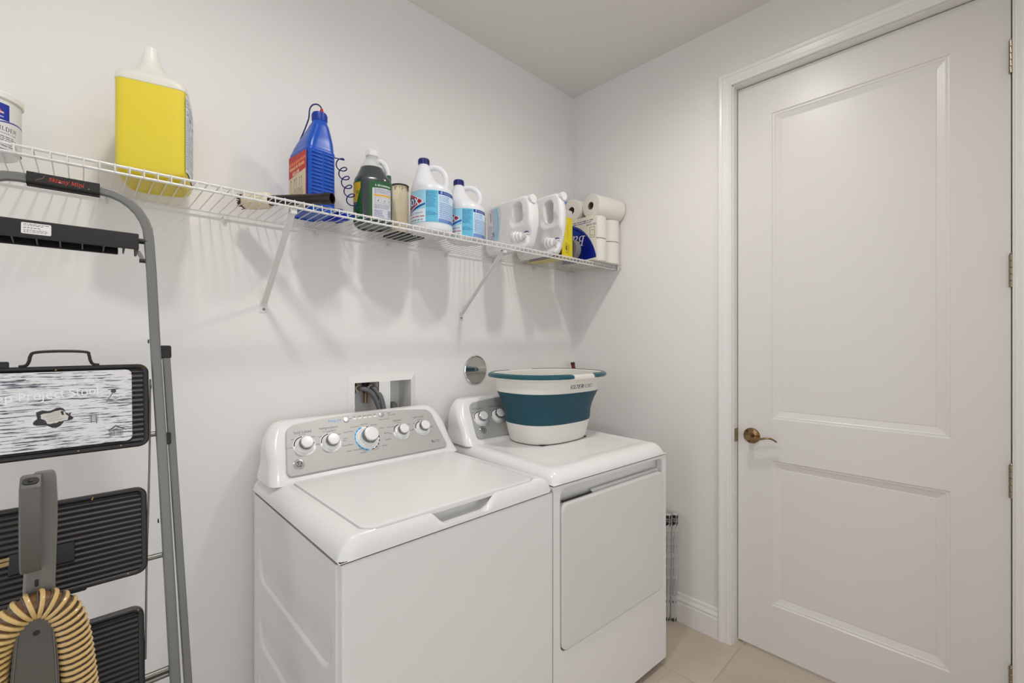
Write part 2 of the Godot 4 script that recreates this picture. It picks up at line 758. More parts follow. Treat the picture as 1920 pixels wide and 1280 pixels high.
func build_room() -> void:
	var wall: Material = mats["wall_paint"]
	# back wall with two openings for the washer box, front face at z = 0
	structure("wall_back", slab(RX0 - 0.12, 0.24, 0.0, RH, -0.12, 0.0, [[-1.325, -1.219, 0.985, 1.176], [-1.176, -1.077, 0.985, 1.178]]).done(10), wall)
	# right wall with the door opening: built in XY, then turned so that +z looks to -x
	var xf := Transform3D(Basis(Vector3(0, 0, 1), Vector3(0, 1, 0), Vector3(-1, 0, 0)), Vector3(0, 0, 0))
	structure("wall_right", slab(0.0, RZ1 + 0.12, 0.0, RH, -0.12, 0.0, [[D_Z0 - 0.022, D_Z1 + 0.022, 0.0, D_Y + 0.022]]).turned(xf).done(10), wall)
	# left wall with an open doorway; same turn as the right wall
	structure("wall_left", slab(0.0, RZ1 + 0.12, 0.0, RH, -0.12, 0.0, [[0.55, 1.45, 0.0, 2.44]]).turned(xf).moved(Vector3(RX0 - 0.12, 0, 0)).done(10), wall)
	structure("wall_front", slab(RX0 - 0.12, 0.24, 0.0, RH, RZ1, RZ1 + 0.12, [[OPEN_X0, OPEN_X1, 0.0, 2.44]]).done(10), wall)
	structure("ceiling", box(Vector3(-RX0 + 0.36, 0.12, RZ1 + 0.24), 0.001, 1).moved(Vector3(RX0 / 2 + 0.06, RH + 0.06, RZ1 / 2)).done(10), mats["ceiling_paint"])
	# floor: grout bed with raised tiles, laid in columns with a shifted joint
	var fl := structure("floor", box(Vector3(-RX0 + 0.36, 0.10, RZ1 + 0.24), 0.001, 1).moved(Vector3(RX0 / 2 + 0.06, -0.053, RZ1 / 2)).done(10), mat("grout", Color(0.80, 0.76, 0.70), 0.85))
	var tone := [Color(0.81, 0.755, 0.69), Color(0.795, 0.74, 0.675), Color(0.825, 0.77, 0.705)]
	var tm := []
	for i in 3:
		var m := mat("floor_tile_%s" % ["warm", "tan", "pale"][i], tone[i], 0.4)
		var nt := noise_tex(0.012, 256, 40 + i, 4)
		var g := Gradient.new()
		g.set_color(0, Color(0.93, 0.925, 0.91))
		g.set_color(1, Color(1.0, 1.0, 1.0))
		nt.color_ramp = g
		m.albedo_texture = nt
		m.uv1_triplanar = true
		m.uv1_world_triplanar = true
		m.uv1_scale = Vector3(1.3, 1.3, 1.3)
		tm.append(m)
	var tile := 0.61
	var k := 0
	for i in range(-6, 2):
		var x0 := -0.336 + i * tile
		var shift := 0.914 if posmod(i, 2) == 0 else 0.765
		for j in range(-2, 3):
			var z0 := shift + j * tile
			var a := maxf(x0 + 0.002, RX0 + 0.002)
			var b := minf(x0 + tile - 0.002, 0.12)
			var c := maxf(z0 + 0.002, 0.002)
			var d := minf(z0 + tile - 0.002, RZ1 - 0.002)
			if b - a < 0.01 or d - c < 0.01:
				continue
			k += 1
			part(fl, "tile", box(Vector3(b - a, 0.008, d - c), 0.0015, 1).moved(Vector3((a + b) / 2, -0.004, (c + d) / 2)).done(), tm[(k * 7 + i) % 3])
	# baseboards
	var prof := PackedVector2Array([Vector2(0, 0), Vector2(0.015, 0), Vector2(0.015, 0.088), Vector2(0.0125, 0.092), Vector2(0.0125, 0.098), Vector2(0.0145, 0.103), Vector2(0.011, 0.112), Vector2(0.0075, 0.116), Vector2(0.0075, 0.122), Vector2(0.005, 0.131), Vector2(0, 0.133)])
	var bm: Material = mats["trim_paint"]
	# profile x = out from the wall, y = up
	structure("baseboard_right", sweep(PackedVector3Array([Vector3(0, 0, 0.006), Vector3(0, 0, 0.833)]), _mirror(prof), Vector3(1, 0, 0)).done(25), bm)
	structure("baseboard_back", sweep(PackedVector3Array([Vector3(RX0, 0, 0), Vector3(-0.001, 0, 0)]), _mirror(prof), Vector3(0, 0, -1)).done(25), bm)
	structure("baseboard_left", sweep(PackedVector3Array([Vector3(RX0, 0, 0.016), Vector3(RX0, 0, 0.55)]), prof, Vector3(1, 0, 0)).done(25), bm)
	structure("baseboard_front", sweep(PackedVector3Array([Vector3(OPEN_X1 + 0.02, 0, RZ1), Vector3(-0.001, 0, RZ1)]), prof, Vector3(0, 0, -1)).done(25), bm)


# the bright hall behind the camera: a cased opening, floor, ceiling, side walls and a wide window
const OPEN_X0 := -3.25
const OPEN_X1 := -0.45
const HZ := 4.2


func build_hall() -> void:
	var wall: Material = mats["wall_paint"]
	var z0 := RZ1 + 0.12
	structure("wall_hall_left", box(Vector3(0.12, RH, HZ - z0), 0.001, 1).moved(Vector3(-4.0, RH / 2, (HZ + z0) / 2)).done(10), wall)
	structure("wall_hall_right", box(Vector3(0.12, RH, HZ - z0), 0.001, 1).moved(Vector3(-0.1, RH / 2, (HZ + z0) / 2)).done(10), wall)
	structure("wall_hall_far", slab(-4.06, -0.04, 0.0, RH, HZ, HZ + 0.12, [[-3.8, -0.3, 0.25, 2.55]]).done(10), wall)
	structure("wall_hall_near", box(Vector3(0.54, RH, 0.12), 0.001, 1).moved(Vector3(-3.79, RH / 2, z0 - 0.06)).done(10), wall)
	structure("ceiling_hall", box(Vector3(4.1, 0.12, HZ - z0 + 0.12), 0.001, 1).moved(Vector3(-2.05, RH + 0.06, (HZ + z0) / 2 + 0.06)).done(10), mats["ceiling_paint"])
	structure("floor_hall", box(Vector3(4.1, 0.10, HZ - z0 + 0.12), 0.001, 1).moved(Vector3(-2.05, -0.05, (HZ + z0) / 2 + 0.06)).done(10), mats["floor_tile_pale"])
	var win := Node3D.new()
	win.name = "window_1"
	win.set_meta("kind", "structure")
	add_child(win)
	var o := rrect(1.75, 1.15, 0.002, 1)
	part(win, "window_frame", frame(o, rrect(1.70, 1.10, 0.002, 1), 0.06, 0.004).done(20), mats["trim_paint"], at3(-2.05, 1.40, HZ + 0.03))
	part(win, "mullion", box(Vector3(0.05, 2.2, 0.05), 0.004).done(20), mats["trim_paint"], at3(-2.05, 1.40, HZ + 0.06))


func _mirror(p: PackedVector2Array) -> PackedVector2Array:
	var o := PackedVector2Array()
	for v in p:
		o.append(Vector2(-v.x, v.y))
	return o


func build_door() -> void:
	var tp: Material = mats["trim_paint"]
	var dp: Material = mats["door_paint"]
	# casing: profile (u = away from the opening, t = out from the wall)
	var cas := [Vector2(0.0, 0.0), Vector2(0.0, 0.009), Vector2(0.003, 0.011), Vector2(0.012, 0.011), Vector2(0.0135, 0.0125), Vector2(0.019, 0.0135), Vector2(0.020, 0.0118), Vector2(0.036, 0.0142), Vector2(0.0375, 0.0165), Vector2(0.044, 0.0195), Vector2(0.051, 0.0195), Vector2(0.0555, 0.017), Vector2(0.057, 0.012), Vector2(0.057, 0.0)]
	var zi0 := D_Z0 - 0.008
	var zi1 := D_Z1 + 0.008
	var yi := D_Y + 0.008
	var trim := Node3D.new()
	trim.name = "trim_1"
	trim.set_meta("kind", "structure")
	trim.set_meta("label", "white moulded casing round the door")
	add_child(trim)
	var rings := [[], [], [], []]
	for q in cas:
		rings[0].append(Vector3(-q.y, 0.0, zi0 - q.x))
		rings[1].append(Vector3(-q.y, yi + q.x, zi0 - q.x))
		rings[2].append(Vector3(-q.y, yi + q.x, zi1 + q.x))
		rings[3].append(Vector3(-q.y, 0.0, zi1 + q.x))
	for i in 3:
		part(trim, ["casing_leg", "casing_head", "casing_leg"][i], loft([PackedVector3Array(rings[i]), PackedVector3Array(rings[i + 1])]).done(25), tp)
	# jamb lining and stop
	var jamb := MB.new()
	for s in [0, 1]:
		var zc := D_Z0 - 0.0125 if s == 0 else D_Z1 + 0.0125
		jamb.add(box(Vector3(0.118, D_Y + 0.022, 0.019), 0.0008, 1).moved(Vector3(0.0605, (D_Y + 0.022) / 2, zc)))
	jamb.add(box(Vector3(0.118, 0.018, D_Z1 - D_Z0 + 0.04), 0.0008, 1).moved(Vector3(0.0605, D_Y + 0.013, (D_Z0 + D_Z1) / 2)))
	part(trim, "jamb", jamb.done(20), tp)
	var stop := MB.new()
	for s in [0, 1]:
		stop.add(box(Vector3(0.02, D_Y, 0.016), 0.001, 1).moved(Vector3(D_X + 0.047, D_Y / 2, D_Z0 + 0.004 if s == 0 else D_Z1 - 0.004)))
	stop.add(box(Vector3(0.02, 0.016, D_Z1 - D_Z0), 0.001, 1).moved(Vector3(D_X + 0.047, D_Y - 0.004, (D_Z0 + D_Z1) / 2)))
	part(trim, "stop", stop.done(20), tp)
	part(trim, "strike_plate", box(Vector3(0.03, 0.058, 0.0015), 0.0005, 1).done(), mats["bronze"], at3(0.028, 0.918, D_Z0 - 0.0023))
	# leaf, built with u along +z and turned
	var door := Node3D.new()
	door.name = "door_1"
	door.set_meta("kind", "structure")
	door.set_meta("label", "white two-panel door with a bronze lever handle")
	add_child(door)
	door.transform = Transform3D(Basis(Vector3(0, 0, 1), Vector3(0, 1, 0), Vector3(-1, 0, 0)), Vector3(D_X, 0, 0))
	var h1 := [1.026, 1.568, 1.003, 2.296]
	var h2 := [1.026, 1.568, 0.217, 0.827]
	part(door, "leaf", slab(D_Z0, D_Z1, 0.012, D_Y, -0.035, 0.0, [h1, h2]).done(10), dp)
	for h in [h1, h2]:
		var m := MB.new()
		var steps := [[0.0, 0.0], [0.003, -0.0035], [0.006, -0.0042], [0.010, -0.0042], [0.013, -0.0065], [0.034, -0.0125], [0.0365, -0.0115], [0.038, -0.0115]]
		var prev := PackedVector3Array()
		for s in steps:
			var r := PackedVector3Array([Vector3(h[0] + s[0], h[2] + s[0], s[1]), Vector3(h[1] - s[0], h[2] + s[0], s[1]), Vector3(h[1] - s[0], h[3] - s[0], s[1]), Vector3(h[0] + s[0], h[3] - s[0], s[1])])
			if prev.size():
				for i in 4:
					m.quad(prev[i], prev[(i + 1) % 4], r[(i + 1) % 4], r[i])
			prev = r
		m.quad(prev[0], prev[1], prev[2], prev[3])
		# its back
		m.add(box(Vector3(h[1] - h[0], h[3] - h[2], 0.018), 0.0005, 1).moved(Vector3((h[0] + h[1]) / 2, (h[2] + h[3]) / 2, -0.024)))
		part(door, "door_panel", m.done(12), dp)
	# lever handle
	var hd := Node3D.new()
	hd.name = "lever_handle"
	hd.position = Vector3(0.948, 0.921, 0.0)
	door.add_child(hd)
	var br: Material = mats["bronze"]
	var lz := Basis(Vector3.RIGHT, PI / 2)
	part(hd, "rose", lathe([Vector2(0.0335, 0.0), Vector2(0.0335, 0.003), Vector2(0.031, 0.0065), Vector2(0.022, 0.009), Vector2(0.014, 0.011), Vector2(0.0, 0.011)], 40).turned(Transform3D(lz, Vector3.ZERO)).done(30), br)
	part(hd, "lever_shank", lathe([Vector2(0.011, 0.008), Vector2(0.0105, 0.034), Vector2(0.0135, 0.038), Vector2(0.0135, 0.056), Vector2(0.011, 0.0595), Vector2(0.0, 0.060)], 28).turned(Transform3D(lz, Vector3.ZERO)).done(30), br)
	var lp := smooth([Vector3(-0.002, 0, 0.049), Vector3(0.02, -0.004, 0.050), Vector3(0.045, -0.002, 0.049), Vector3(0.07, 0.005, 0.045), Vector3(0.09, 0.004, 0.041), Vector3(0.108, -0.007, 0.037)], 6)
	var sc := PackedFloat32Array()
	for i in lp.size():
		sc.append(lerpf(1.2, 0.7, float(i) / lp.size()) * (1.0 if i < lp.size() - 1 else 0.6))
	part(hd, "lever", sweep(lp, rrect(0.0085, 0.0042, 0.004, 3), Vector3(0, 0, 1), false, sc).done(40), br)
	# hinges
	var hm: Material = mats["nickel"]
	for y in [2.22, 1.551, 0.892, 0.262]:
		var hg := Node3D.new()
		hg.name = "hinge"
		hg.position = Vector3(D_Z1 + 0.002, y, 0.008)
		door.add_child(hg, true)
		for i in 5:
			part(hg, "knuckle", lathe([Vector2(0.0065, 0.0), Vector2(0.0074, 0.0008), Vector2(0.0074, 0.0192), Vector2(0.0065, 0.020)], 16).done(30), hm, at3(0, -0.0515 + i * 0.0206, 0))
		part(hg, "leaf_plate", box(Vector3(0.007, 0.102, 0.003), 0.0008, 1).done(), hm, at3(0.004, 0, -0.0075))
		part(hg, "pin", lathe([Vector2(0.0052, 0.0), Vector2(0.006, 0.002), Vector2(0.004, 0.005), Vector2(0.0, 0.0055)], 14).done(), hm, at3(0, 0.0515, 0))


# ---------------------------------------------------------------- washer and dryer
func spaced(stops: Array, step: float) -> PackedFloat32Array:
	var o := PackedFloat32Array()
	for i in stops.size() - 1:
		var n := maxi(1, int(ceil((stops[i + 1] - stops[i]) / step)))
		for k in n:
			o.append(lerpf(stops[i], stops[i + 1], float(k) / n))
	o.append(stops[stops.size() - 1])
	return o


func sd_rrect(p: Vector2, h: Vector2, r: float) -> float:
	var q := p.abs() - h + Vector2(r, r)
	return Vector2(maxf(q.x, 0), maxf(q.y, 0)).length() + minf(maxf(q.x, q.y), 0.0) - r


# a lid or deck: heights over a grid, closed by a skirt and a floor
func height_top(xs: PackedFloat32Array, zs: PackedFloat32Array, f: Callable, base: float) -> MB:
	var m := MB.new()
	var nx := xs.size()
	var nz := zs.size()
	var g := []
	for i in nx:
		var c := PackedVector3Array()
		for j in nz:
			c.append(Vector3(xs[i], f.call(xs[i], zs[j]), zs[j]))
		g.append(c)
	for i in nx - 1:
		for j in nz - 1:
			m.quad(g[i][j], g[i][j + 1], g[i + 1][j + 1], g[i + 1][j])
	for i in nx - 1:
		for j in [0, nz - 1]:
			var a: Vector3 = g[i][j]
			var b: Vector3 = g[i + 1][j]
			var a0 := Vector3(a.x, base, a.z)
			var b0 := Vector3(b.x, base, b.z)
			if j == 0:
				m.quad(b0, a0, a, b)
			else:
				m.quad(a0, b0, b, a)
	for j in nz - 1:
		for i in [0, nx - 1]:
			var a: Vector3 = g[i][j]
			var b: Vector3 = g[i][j + 1]
			var a0 := Vector3(a.x, base, a.z)
			var b0 := Vector3(b.x, base, b.z)
			if i == 0:
				m.quad(a0, b0, b, a)
			else:
				m.quad(b0, a0, a, b)
	m.quad(Vector3(xs[0], base, zs[0]), Vector3(xs[nx - 1], base, zs[0]), Vector3(xs[nx - 1], base, zs[nz - 1]), Vector3(xs[0], base, zs[nz - 1]))
	return m


# console hood: rings in height; front leans back along the panel plane
func console_hood(hw: float, y0: float, zf: float, zb: float, slope: float, top: float) -> MB:
	var rings := []
	var n := 16
	for i in n + 1:
		var y := lerpf(y0, top, 1.0 - pow(1.0 - float(i) / n, 1.6))
		var f := (y - y0) / (top - y0)
		var w := hw - 0.010 * smoothstep(0.0, 0.35, f)
		var over := clampf((y - (top - 0.085)) / 0.085, 0.0, 1.0)
		w -= 0.055 * (1.0 - sqrt(maxf(0.0, 1.0 - over * over)))
		var end := clampf((y - (top - 0.014)) / 0.014, 0.0, 1.0)
		var ins := 0.014 * (1.0 - sqrt(maxf(0.0, 1.0 - end * end)))
		var front := zf - slope * (y - y0) - ins
		var back := zb + ins
		var flare := 0.018 * pow(1.0 - smoothstep(0.0, 0.16, f), 2.0)
		front += flare * 0.4
		var hz := (front - back) / 2
		var poly := rrect(w, hz, minf(0.030, hz * 0.8), 5)
		# crown: the middle of the top stands higher
		var r := PackedVector3Array()
		for v in poly:
			var crown := 0.016 * f * maxf(0.0, 1.0 - pow(v.x / hw, 2.0))
			r.append(Vector3(v.x, y + crown, (front + back) / 2 + v.y - crown * slope * 0.6 * (1.0 if v.y > 0 else 0.0)))
		rings.append(r)
	return loft(rings)


func panel_poly(hb: float, ht: float, h: float, rt: float, rb: float, crown: float) -> PackedVector2Array:
	var o := PackedVector2Array()
	# bottom right corner, up the right side, crowned top, down the left
	for i in 5:
		var a := -PI / 2 + PI / 2 * i / 4
		o.append(Vector2(hb - rb + rb * cos(a), rb + rb * sin(a)))
	for i in 8:
		var a := 0.05 + (PI / 2 - 0.12) * i / 7
		o.append(Vector2(ht - rt + rt * cos(a), h - rt + rt * sin(a)))
	for i in range(1, 12):
		var x := (ht - rt) * (1.0 - 2.0 * i / 12.0)
		o.append(Vector2(x, h + crown * (1.0 - pow(x / (ht - rt), 2.0))))
	for i in 8:
		var a := PI / 2 + 0.07 + (PI / 2 - 0.12) * i / 7
		o.append(Vector2(-(ht - rt) + rt * cos(a), h - rt + rt * sin(a)))
	for i in 5:
		var a := PI + PI / 2 * i / 4
		o.append(Vector2(-(hb - rb) + rb * cos(a), rb + rb * sin(a)))
	return o


func knob(parent: Node, xf: Transform3D, r_skirt: float, r_cap: float, tall: float, called := "knob") -> void:
	var k := Node3D.new()
	k.name = called
	k.transform = xf
	parent.add_child(k, true)
	var up := Transform3D(Basis(Vector3.RIGHT, PI / 2), Vector3.ZERO)
	part(k, "skirt", lathe([Vector2(r_skirt, 0), Vector2(r_skirt, 0.002), Vector2(r_skirt * 0.96, 0.0045), Vector2(r_skirt * 0.80, 0.0065), Vector2(r_cap * 1.12, 0.007), Vector2(r_cap * 1.10, tall * 0.5), Vector2(r_cap * 1.0, tall * 0.5)], 36).turned(up).done(30), mats["appliance_plastic"])
	part(k, "knob_ring", lathe([Vector2(r_cap * 1.10, tall * 0.45), Vector2(r_cap * 1.16, tall * 0.52), Vector2(r_cap * 1.10, tall * 0.86), Vector2(r_cap * 1.0, tall * 0.90)], 36).turned(up).done(30), mat("knob_chrome", Color(0.62, 0.62, 0.63), 0.14, 1.0))
	part(k, "knob_cap", lathe([Vector2(r_cap * 1.04, tall * 0.6), Vector2(r_cap * 1.03, tall * 0.92), Vector2(r_cap * 0.97, tall * 0.985), Vector2(r_cap * 0.85, tall), Vector2(0, tall)], 36).turned(up).done(30), mats["appliance_plastic"])


func badge_tex() -> StandardMaterial3D:
	if mats.has("badge_print"):
		return mats["badge_print"]
	var p := Print.new(192, 192, Color(0.80, 0.80, 0.80))
	var dk := Color(0.13, 0.13, 0.14)
	var c := Vector2(96, 96)
	p.dot(c, 88, dk)
	p.arc(c, 78, 0, TAU, 7, Color(0.86, 0.86, 0.86), 48)
	for i in 4:
		var a := TAU * i / 4 + 0.4
		p.arc(c + Vector2.from_angle(a) * 62, 17, a + 1.6, a + 4.9, 7, Color(0.86, 0.86, 0.86), 20)
	write(p, "G", Vector2(70, 92), 62, Color(0.9, 0.9, 0.9), false, -0.12, 0, true, "Droid Serif", true)
	write(p, "E", Vector2(118, 98), 62, Color(0.9, 0.9, 0.9), false, -0.12, 0, true, "Droid Serif", true)
	return printed("badge_print", p, 0.3)


func word_at(p: Print, s: String, x: float, y: float, h: float, c: Color) -> void:
	write(p, s, Vector2(x, y), h, c, false, 0.0, 0.0, true)


# print of the washer's panel; 0.58 m x 0.182 m at 2600 px per metre
func panel_print_washer() -> StandardMaterial3D:
	var k := 2600.0
	var p := Print.new(1508, 474, Color(0.735, 0.73, 0.72))
	var dk := Color(0.14, 0.14, 0.15)
	var gr := Color(0.27, 0.27, 0.28)
	var wt := Color(0.95, 0.95, 0.95)
	var bl := Color(0.10, 0.55, 0.80)
	var P := func(u: float, v: float) -> Vector2: return Vector2((u + 0.29) * k, (0.182 - v) * k)
	# titles
	var c1: Vector2 = P.call(-0.225, 0.092)
	var c2: Vector2 = P.call(-0.142, 0.089)
	var c3: Vector2 = P.call(-0.016, 0.084)
	var c4: Vector2 = P.call(0.118, 0.089)
	var c5: Vector2 = P.call(0.209, 0.091)
	word_at(p, "Soil Level", c1.x + 6, c1.y - 122, 27, gr)
	word_at(p, "Temperature", c2.x + 6, c2.y - 135, 27, gr)
	word_at(p, "for Cold Water", c2.x + 10, c2.y - 108, 14, gr)
	word_at(p, "Options", c4.x - 10, c4.y - 118, 25, gr)
	word_at(p, "Cycle Finished", c5.x - 8, c5.y - 120, 21, gr)
	var q: Vector2 = P.call(-0.112, 0.1635)
	write(p, "Deep Fill", q, 30, bl, false, 0, 0, true)
	# dials
	for d in [[c1, 76.0, ["Extra Light", "Light", "Normal", "Heavy", "Extra Heavy"]], [c2, 74.0, ["Tap Cold", "Cold", "Cool", "Warm", "Hot"]], [c4, 70.0, ["Off", "Fabric Softener", "Soak", "Extra Rinse", "Both"]], [c5, 68.0, ["Off", "Low", "Medium", "High", "Max"]]]:
		var c: Vector2 = d[0]
		p.arc(c, d[1], 0, TAU, 30, wt.darkened(0.03), 40)
		p.arc(c, d[1] + 5, PI * 1.02, PI * 1.48, 9, dk, 20)
		p.arc(c, d[1] + 5, PI * 1.52, PI * 1.98, 6, gr, 20)
		for i in 5:
			var a := PI * (1.0 + i * 0.25)
			word_at(p, d[2][i], c.x + cos(a) * (d[1] + 42), c.y + sin(a) * (d[1] + 24) + 4, 12, gr)
	# main dial
	p.arc(c3, 104, 0, TAU, 22, wt, 64)
	p.arc(c3, 112, PI * 0.55, PI * 1.42, 14, Color(0.45, 0.75, 0.90), 40)
	for i in 8:
		p.arc(c3, 112, PI * (0.57 + i * 0.108), PI * (0.57 + i * 0.108 + 0.07), 9, bl, 8)
	for i in 9:
		p.arc(c3, 112, PI * (1.55 + i * 0.105), PI * (1.55 + i * 0.105 + 0.075), 8, dk, 8)
	var names := ["Towels", "Sheets - Delicates", "Active Wear", "Jeans", "Bulky Bedding", "Drain & Spin", "Speed Wash", "Normal", "Colors", "Whites", "Casuals", "Rinse"]
	for i in 12:
		var a := PI * (0.62 + i * 0.148)
		word_at(p, names[i], c3.x + cos(a) * 200, c3.y + sin(a) * 138, 14, gr)
	# cycle lights row
	var l0: Vector2 = P.call(-0.052, 0.1685)
	for i in 5:
		word_at(p, ["Fill", "Soak", "Wash", "Rinse", "Spin"][i], l0.x + 26 + i * 50, l0.y - 5, 13, dk)
		p.rect(l0.x + 12 + i * 50, l0.y + 10, 30, 9, wt)
	p.line(Vector2(l0.x - 30, l0.y + 10), Vector2(l0.x - 2, l0.y + 10), 3, dk)
	var s: Vector2 = P.call(0.085, 0.170)
	write(p, "Start", s, 14, gr)
	write(p, "Lid Locked", s + Vector2(0, 22), 14, gr)
	write(p, "Hold to Cancel", P.call(0.046, 0.147), 13, gr)
	# energy mark
	var m: Vector2 = P.call(0.236, 0.030)
	write(p, "6", m + Vector2(-18, -2), 26, gr, true)
	p.arc(m + Vector2(10, 4), 9, 0, TAU, 3, gr)
	write(p, "Energy", m + Vector2(34, -8), 11, gr)
	write(p, "Rated", m + Vector2(34, 8), 11, gr)
	var mt := printed("washer_panel_print", p, 0.42)
	mt.metallic = 0.15
	return mt


func panel_print_dryer() -> StandardMaterial3D:
	var k := 2000.0
	var p := Print.new(1080, 364, Color(0.70, 0.695, 0.685))
	var gr := Color(0.33, 0.33, 0.34)
	var P := func(u: float, v: float) -> Vector2: return Vector2((u + 0.27) * k, (0.182 - v) * k)
	var c1: Vector2 = P.call(-0.222, 0.088)
	var c2: Vector2 = P.call(-0.130, 0.090)
	for d in [[c1, "Drying Level"], [c2, "Temperature"]]:
		var c: Vector2 = d[0]
		p.arc(c, 56, 0, TAU, 26, Color(0.9, 0.9, 0.9), 40)
		p.arc(c, 62, PI * 1.02, PI * 1.6, 7, gr, 20)
		word_at(p, d[1], c.x, c.y - 94, 20, gr)
		for i in 4:
			var a := PI * (1.0 + i * 0.3)
			word_at(p, ["Less", "Damp", "Dry", "More"][i], c.x + cos(a) * 92, c.y + sin(a) * 74, 10, gr)
	var c3: Vector2 = P.call(0.02, 0.086)
	p.arc(c3, 84, 0, TAU, 14, Color(0.9, 0.9, 0.9), 48)
	for i in 10:
		var a := PI * (0.7 + i * 0.18)
		word_at(p, ["Timed", "40", "60", "80", "Cottons", "Mixed", "Easy", "Delicates", "Quick", "Off"][i], c3.x + cos(a) * 140, c3.y + sin(a) * 110, 11, gr)
	var mt := printed("dryer_panel_print", p, 0.42)
	mt.metallic = 0.15
	return mt


func build_washer() -> void:
	var en: Material = mats["enamel"]
	var pl: Material = mats["appliance_plastic"]
	var t := thing("washing_machine", "white top-loading washing machine with a silver panel of five knobs", "washing machine", Vector3(-1.328, 0, 0))
	var hw := 0.343
	# cabinet: a shell of rounded corners, left side pressed with two shallow hollows
	part(t, "cabinet", box(Vector3(hw * 2 - 0.006, 0.829, 0.663), 0.007, 4).moved(Vector3(0.003, 0.026 + 0.4145, 0.3725)).done(30), en)
	var ys := spaced([0.03, 0.19, 0.204, 0.222, 0.39, 0.400, 0.418, 0.59, 0.596, 0.614, 0.83, 0.85], 0.006)
	var zs := spaced([0.055, 0.105, 0.125, 0.30, 0.645, 0.665, 0.685], 0.006)
	var side := MB.new()
	var sx := func(y: float, z: float) -> float:
		var x := -hw + 0.0002
		for yb in [0.600, 0.404, 0.208]:
			var dd := sd_rrect(Vector2(z - 0.385, y - yb - 0.085), Vector2(0.275, 0.085), 0.05)
			x += 0.007 * (1.0 - smoothstep(-0.007, 0.002, dd)) * (1.0 - smoothstep(0.0, 0.13, y - yb))
		return x
	for i in ys.size() - 1:
		for j in zs.size() - 1:
			side.quad(Vector3(sx.call(ys[i], zs[j]), ys[i], zs[j]), Vector3(sx.call(ys[i], zs[j + 1]), ys[i], zs[j + 1]), Vector3(sx.call(ys[i + 1], zs[j + 1]), ys[i + 1], zs[j + 1]), Vector3(sx.call(ys[i + 1], zs[j]), ys[i + 1], zs[j]))
	for j in zs.size() - 1:
		for yy in [0, ys.size() - 1]:
			var y: float = ys[yy]
			side.quad(Vector3(-hw + 0.008, y, zs[j]), Vector3(-hw + 0.008, y, zs[j + 1]), Vector3(-hw, y, zs[j + 1]), Vector3(-hw, y, zs[j]))
	for i in ys.size() - 1:
		for zz in [0, zs.size() - 1]:
			var z: float = zs[zz]
			side.quad(Vector3(-hw + 0.008, ys[i], z), Vector3(-hw + 0.008, ys[i + 1], z), Vector3(-hw, ys[i + 1], z), Vector3(-hw, ys[i], z))
	part(t, "side_panel", side.done(40), en)
	for sxx in [-1, 1]:
		for z in [0.09, 0.65]:
			part(t, "foot", lathe([Vector2(0.02, 0.0), Vector2(0.022, 0.004), Vector2(0.022, 0.012), Vector2(0.008, 0.014), Vector2(0.008, 0.03)], 16).done(), mats["black_plastic"], at3(sxx * 0.29, 0, z))
	part(t, "seam", box(Vector3(hw * 2 - 0.004, 0.005, 0.659), 0.001, 1).done(), mats["gap"], at3(0, 0.8560, 0.3733))
	# top with a well for the lid and a scooped grip at the front
	var z_f := 0.7055
	var z_b := 0.042
	var f := func(x: float, z: float) -> float:
		var ax := maxf(0.0, 1.0 - (hw - absf(x)) / 0.058)
		var az := maxf(0.0, 1.0 - (z_f - z) / 0.022)
		var ab := maxf(0.0, 1.0 - (z - z_b) / 0.01)
		var q := minf(1.0, pow(pow(ax, 2.6) + pow(az, 2.6), 1.0 / 2.6))
		q = maxf(q, ab * 0.3)
		var y := 0.8575 + 0.0485 * pow(maxf(0.0, 1.0 - pow(q, 2.3)), 0.62)
		var well := sd_rrect(Vector2(x, z - 0.4425), Vector2(0.2815, 0.2475), 0.034)
		if well < 0.0:
			y = minf(y, 0.906 - 0.014 * smoothstep(0.0, 0.0025, -well))
		if z > 0.60:
			var sc := smoothstep(0.112, 0.058, absf(x + 0.002))
			var low := 0.8655 + 0.01 * smoothstep(0.692, 0.7055, z) * 0.0
			if sc > 0.0 and z > 0.64:
				var edge := smoothstep(0.64, 0.652, z)
				y = minf(y, lerpf(y, minf(low, y), sc * edge))
		return y
	var xs := spaced([-hw, -hw + 0.012, -0.2835, -0.279, -0.262, -0.11, -0.062, 0.058, 0.11, 0.262, 0.279, 0.2835, hw - 0.012, hw], 0.006)
	var zz := spaced([z_b, 0.194, 0.1965, 0.215, 0.63, 0.655, 0.672, 0.6885, 0.6915, 0.699, z_f], 0.007)
	for i in range(1, 8):
		xs.append(-hw + 0.0016 * i * 0.9)
		xs.append(hw - 0.0016 * i * 0.9)
	for i in range(1, 6):
		zz.append(z_f - 0.0009 * i)
	xs.sort()
	zz.sort()
	part(t, "top", height_top(xs, zz, f, 0.8572).done(40), pl)
	# lid
	var lid := rrect(0.2785, 0.2445, 0.032, 6)
	var rings := []
	for q in [[0.004, 0.0], [0.0, 0.003], [0.0, 0.012], [0.0012, 0.0148], [0.004, 0.016], [0.018, 0.0158]]:
		rings.append(ring_xz(inset_poly(lid, q[0]), 0.8925 + q[1], 0, 0.4425))
	part(t, "lid", loft(rings).done(30), pl)
	for s in [-1, 1]:
		part(t, "lid_hinge", box(Vector3(0.012, 0.012, 0.012), 0.003).done(), mats["gap"], at3(s * 0.270, 0.901, 0.1945))
	# console
	var zf := 0.2135
	part(t, "console", console_hood(hw - 0.003, 0.902, zf, 0.045, 0.688, 1.066).done(40), pl)
	var xf := axes(Vector3(0, 0.922, 0.2052), Vector3.RIGHT, Vector3(0, 0.8237, -0.567))
	var pan := part(t, "control_panel", extrude(panel_poly(0.290, 0.272, 0.1675, 0.034, 0.014, 0.0145), 0.0035, 0.0008).done(20), panel_print_washer(), xf)
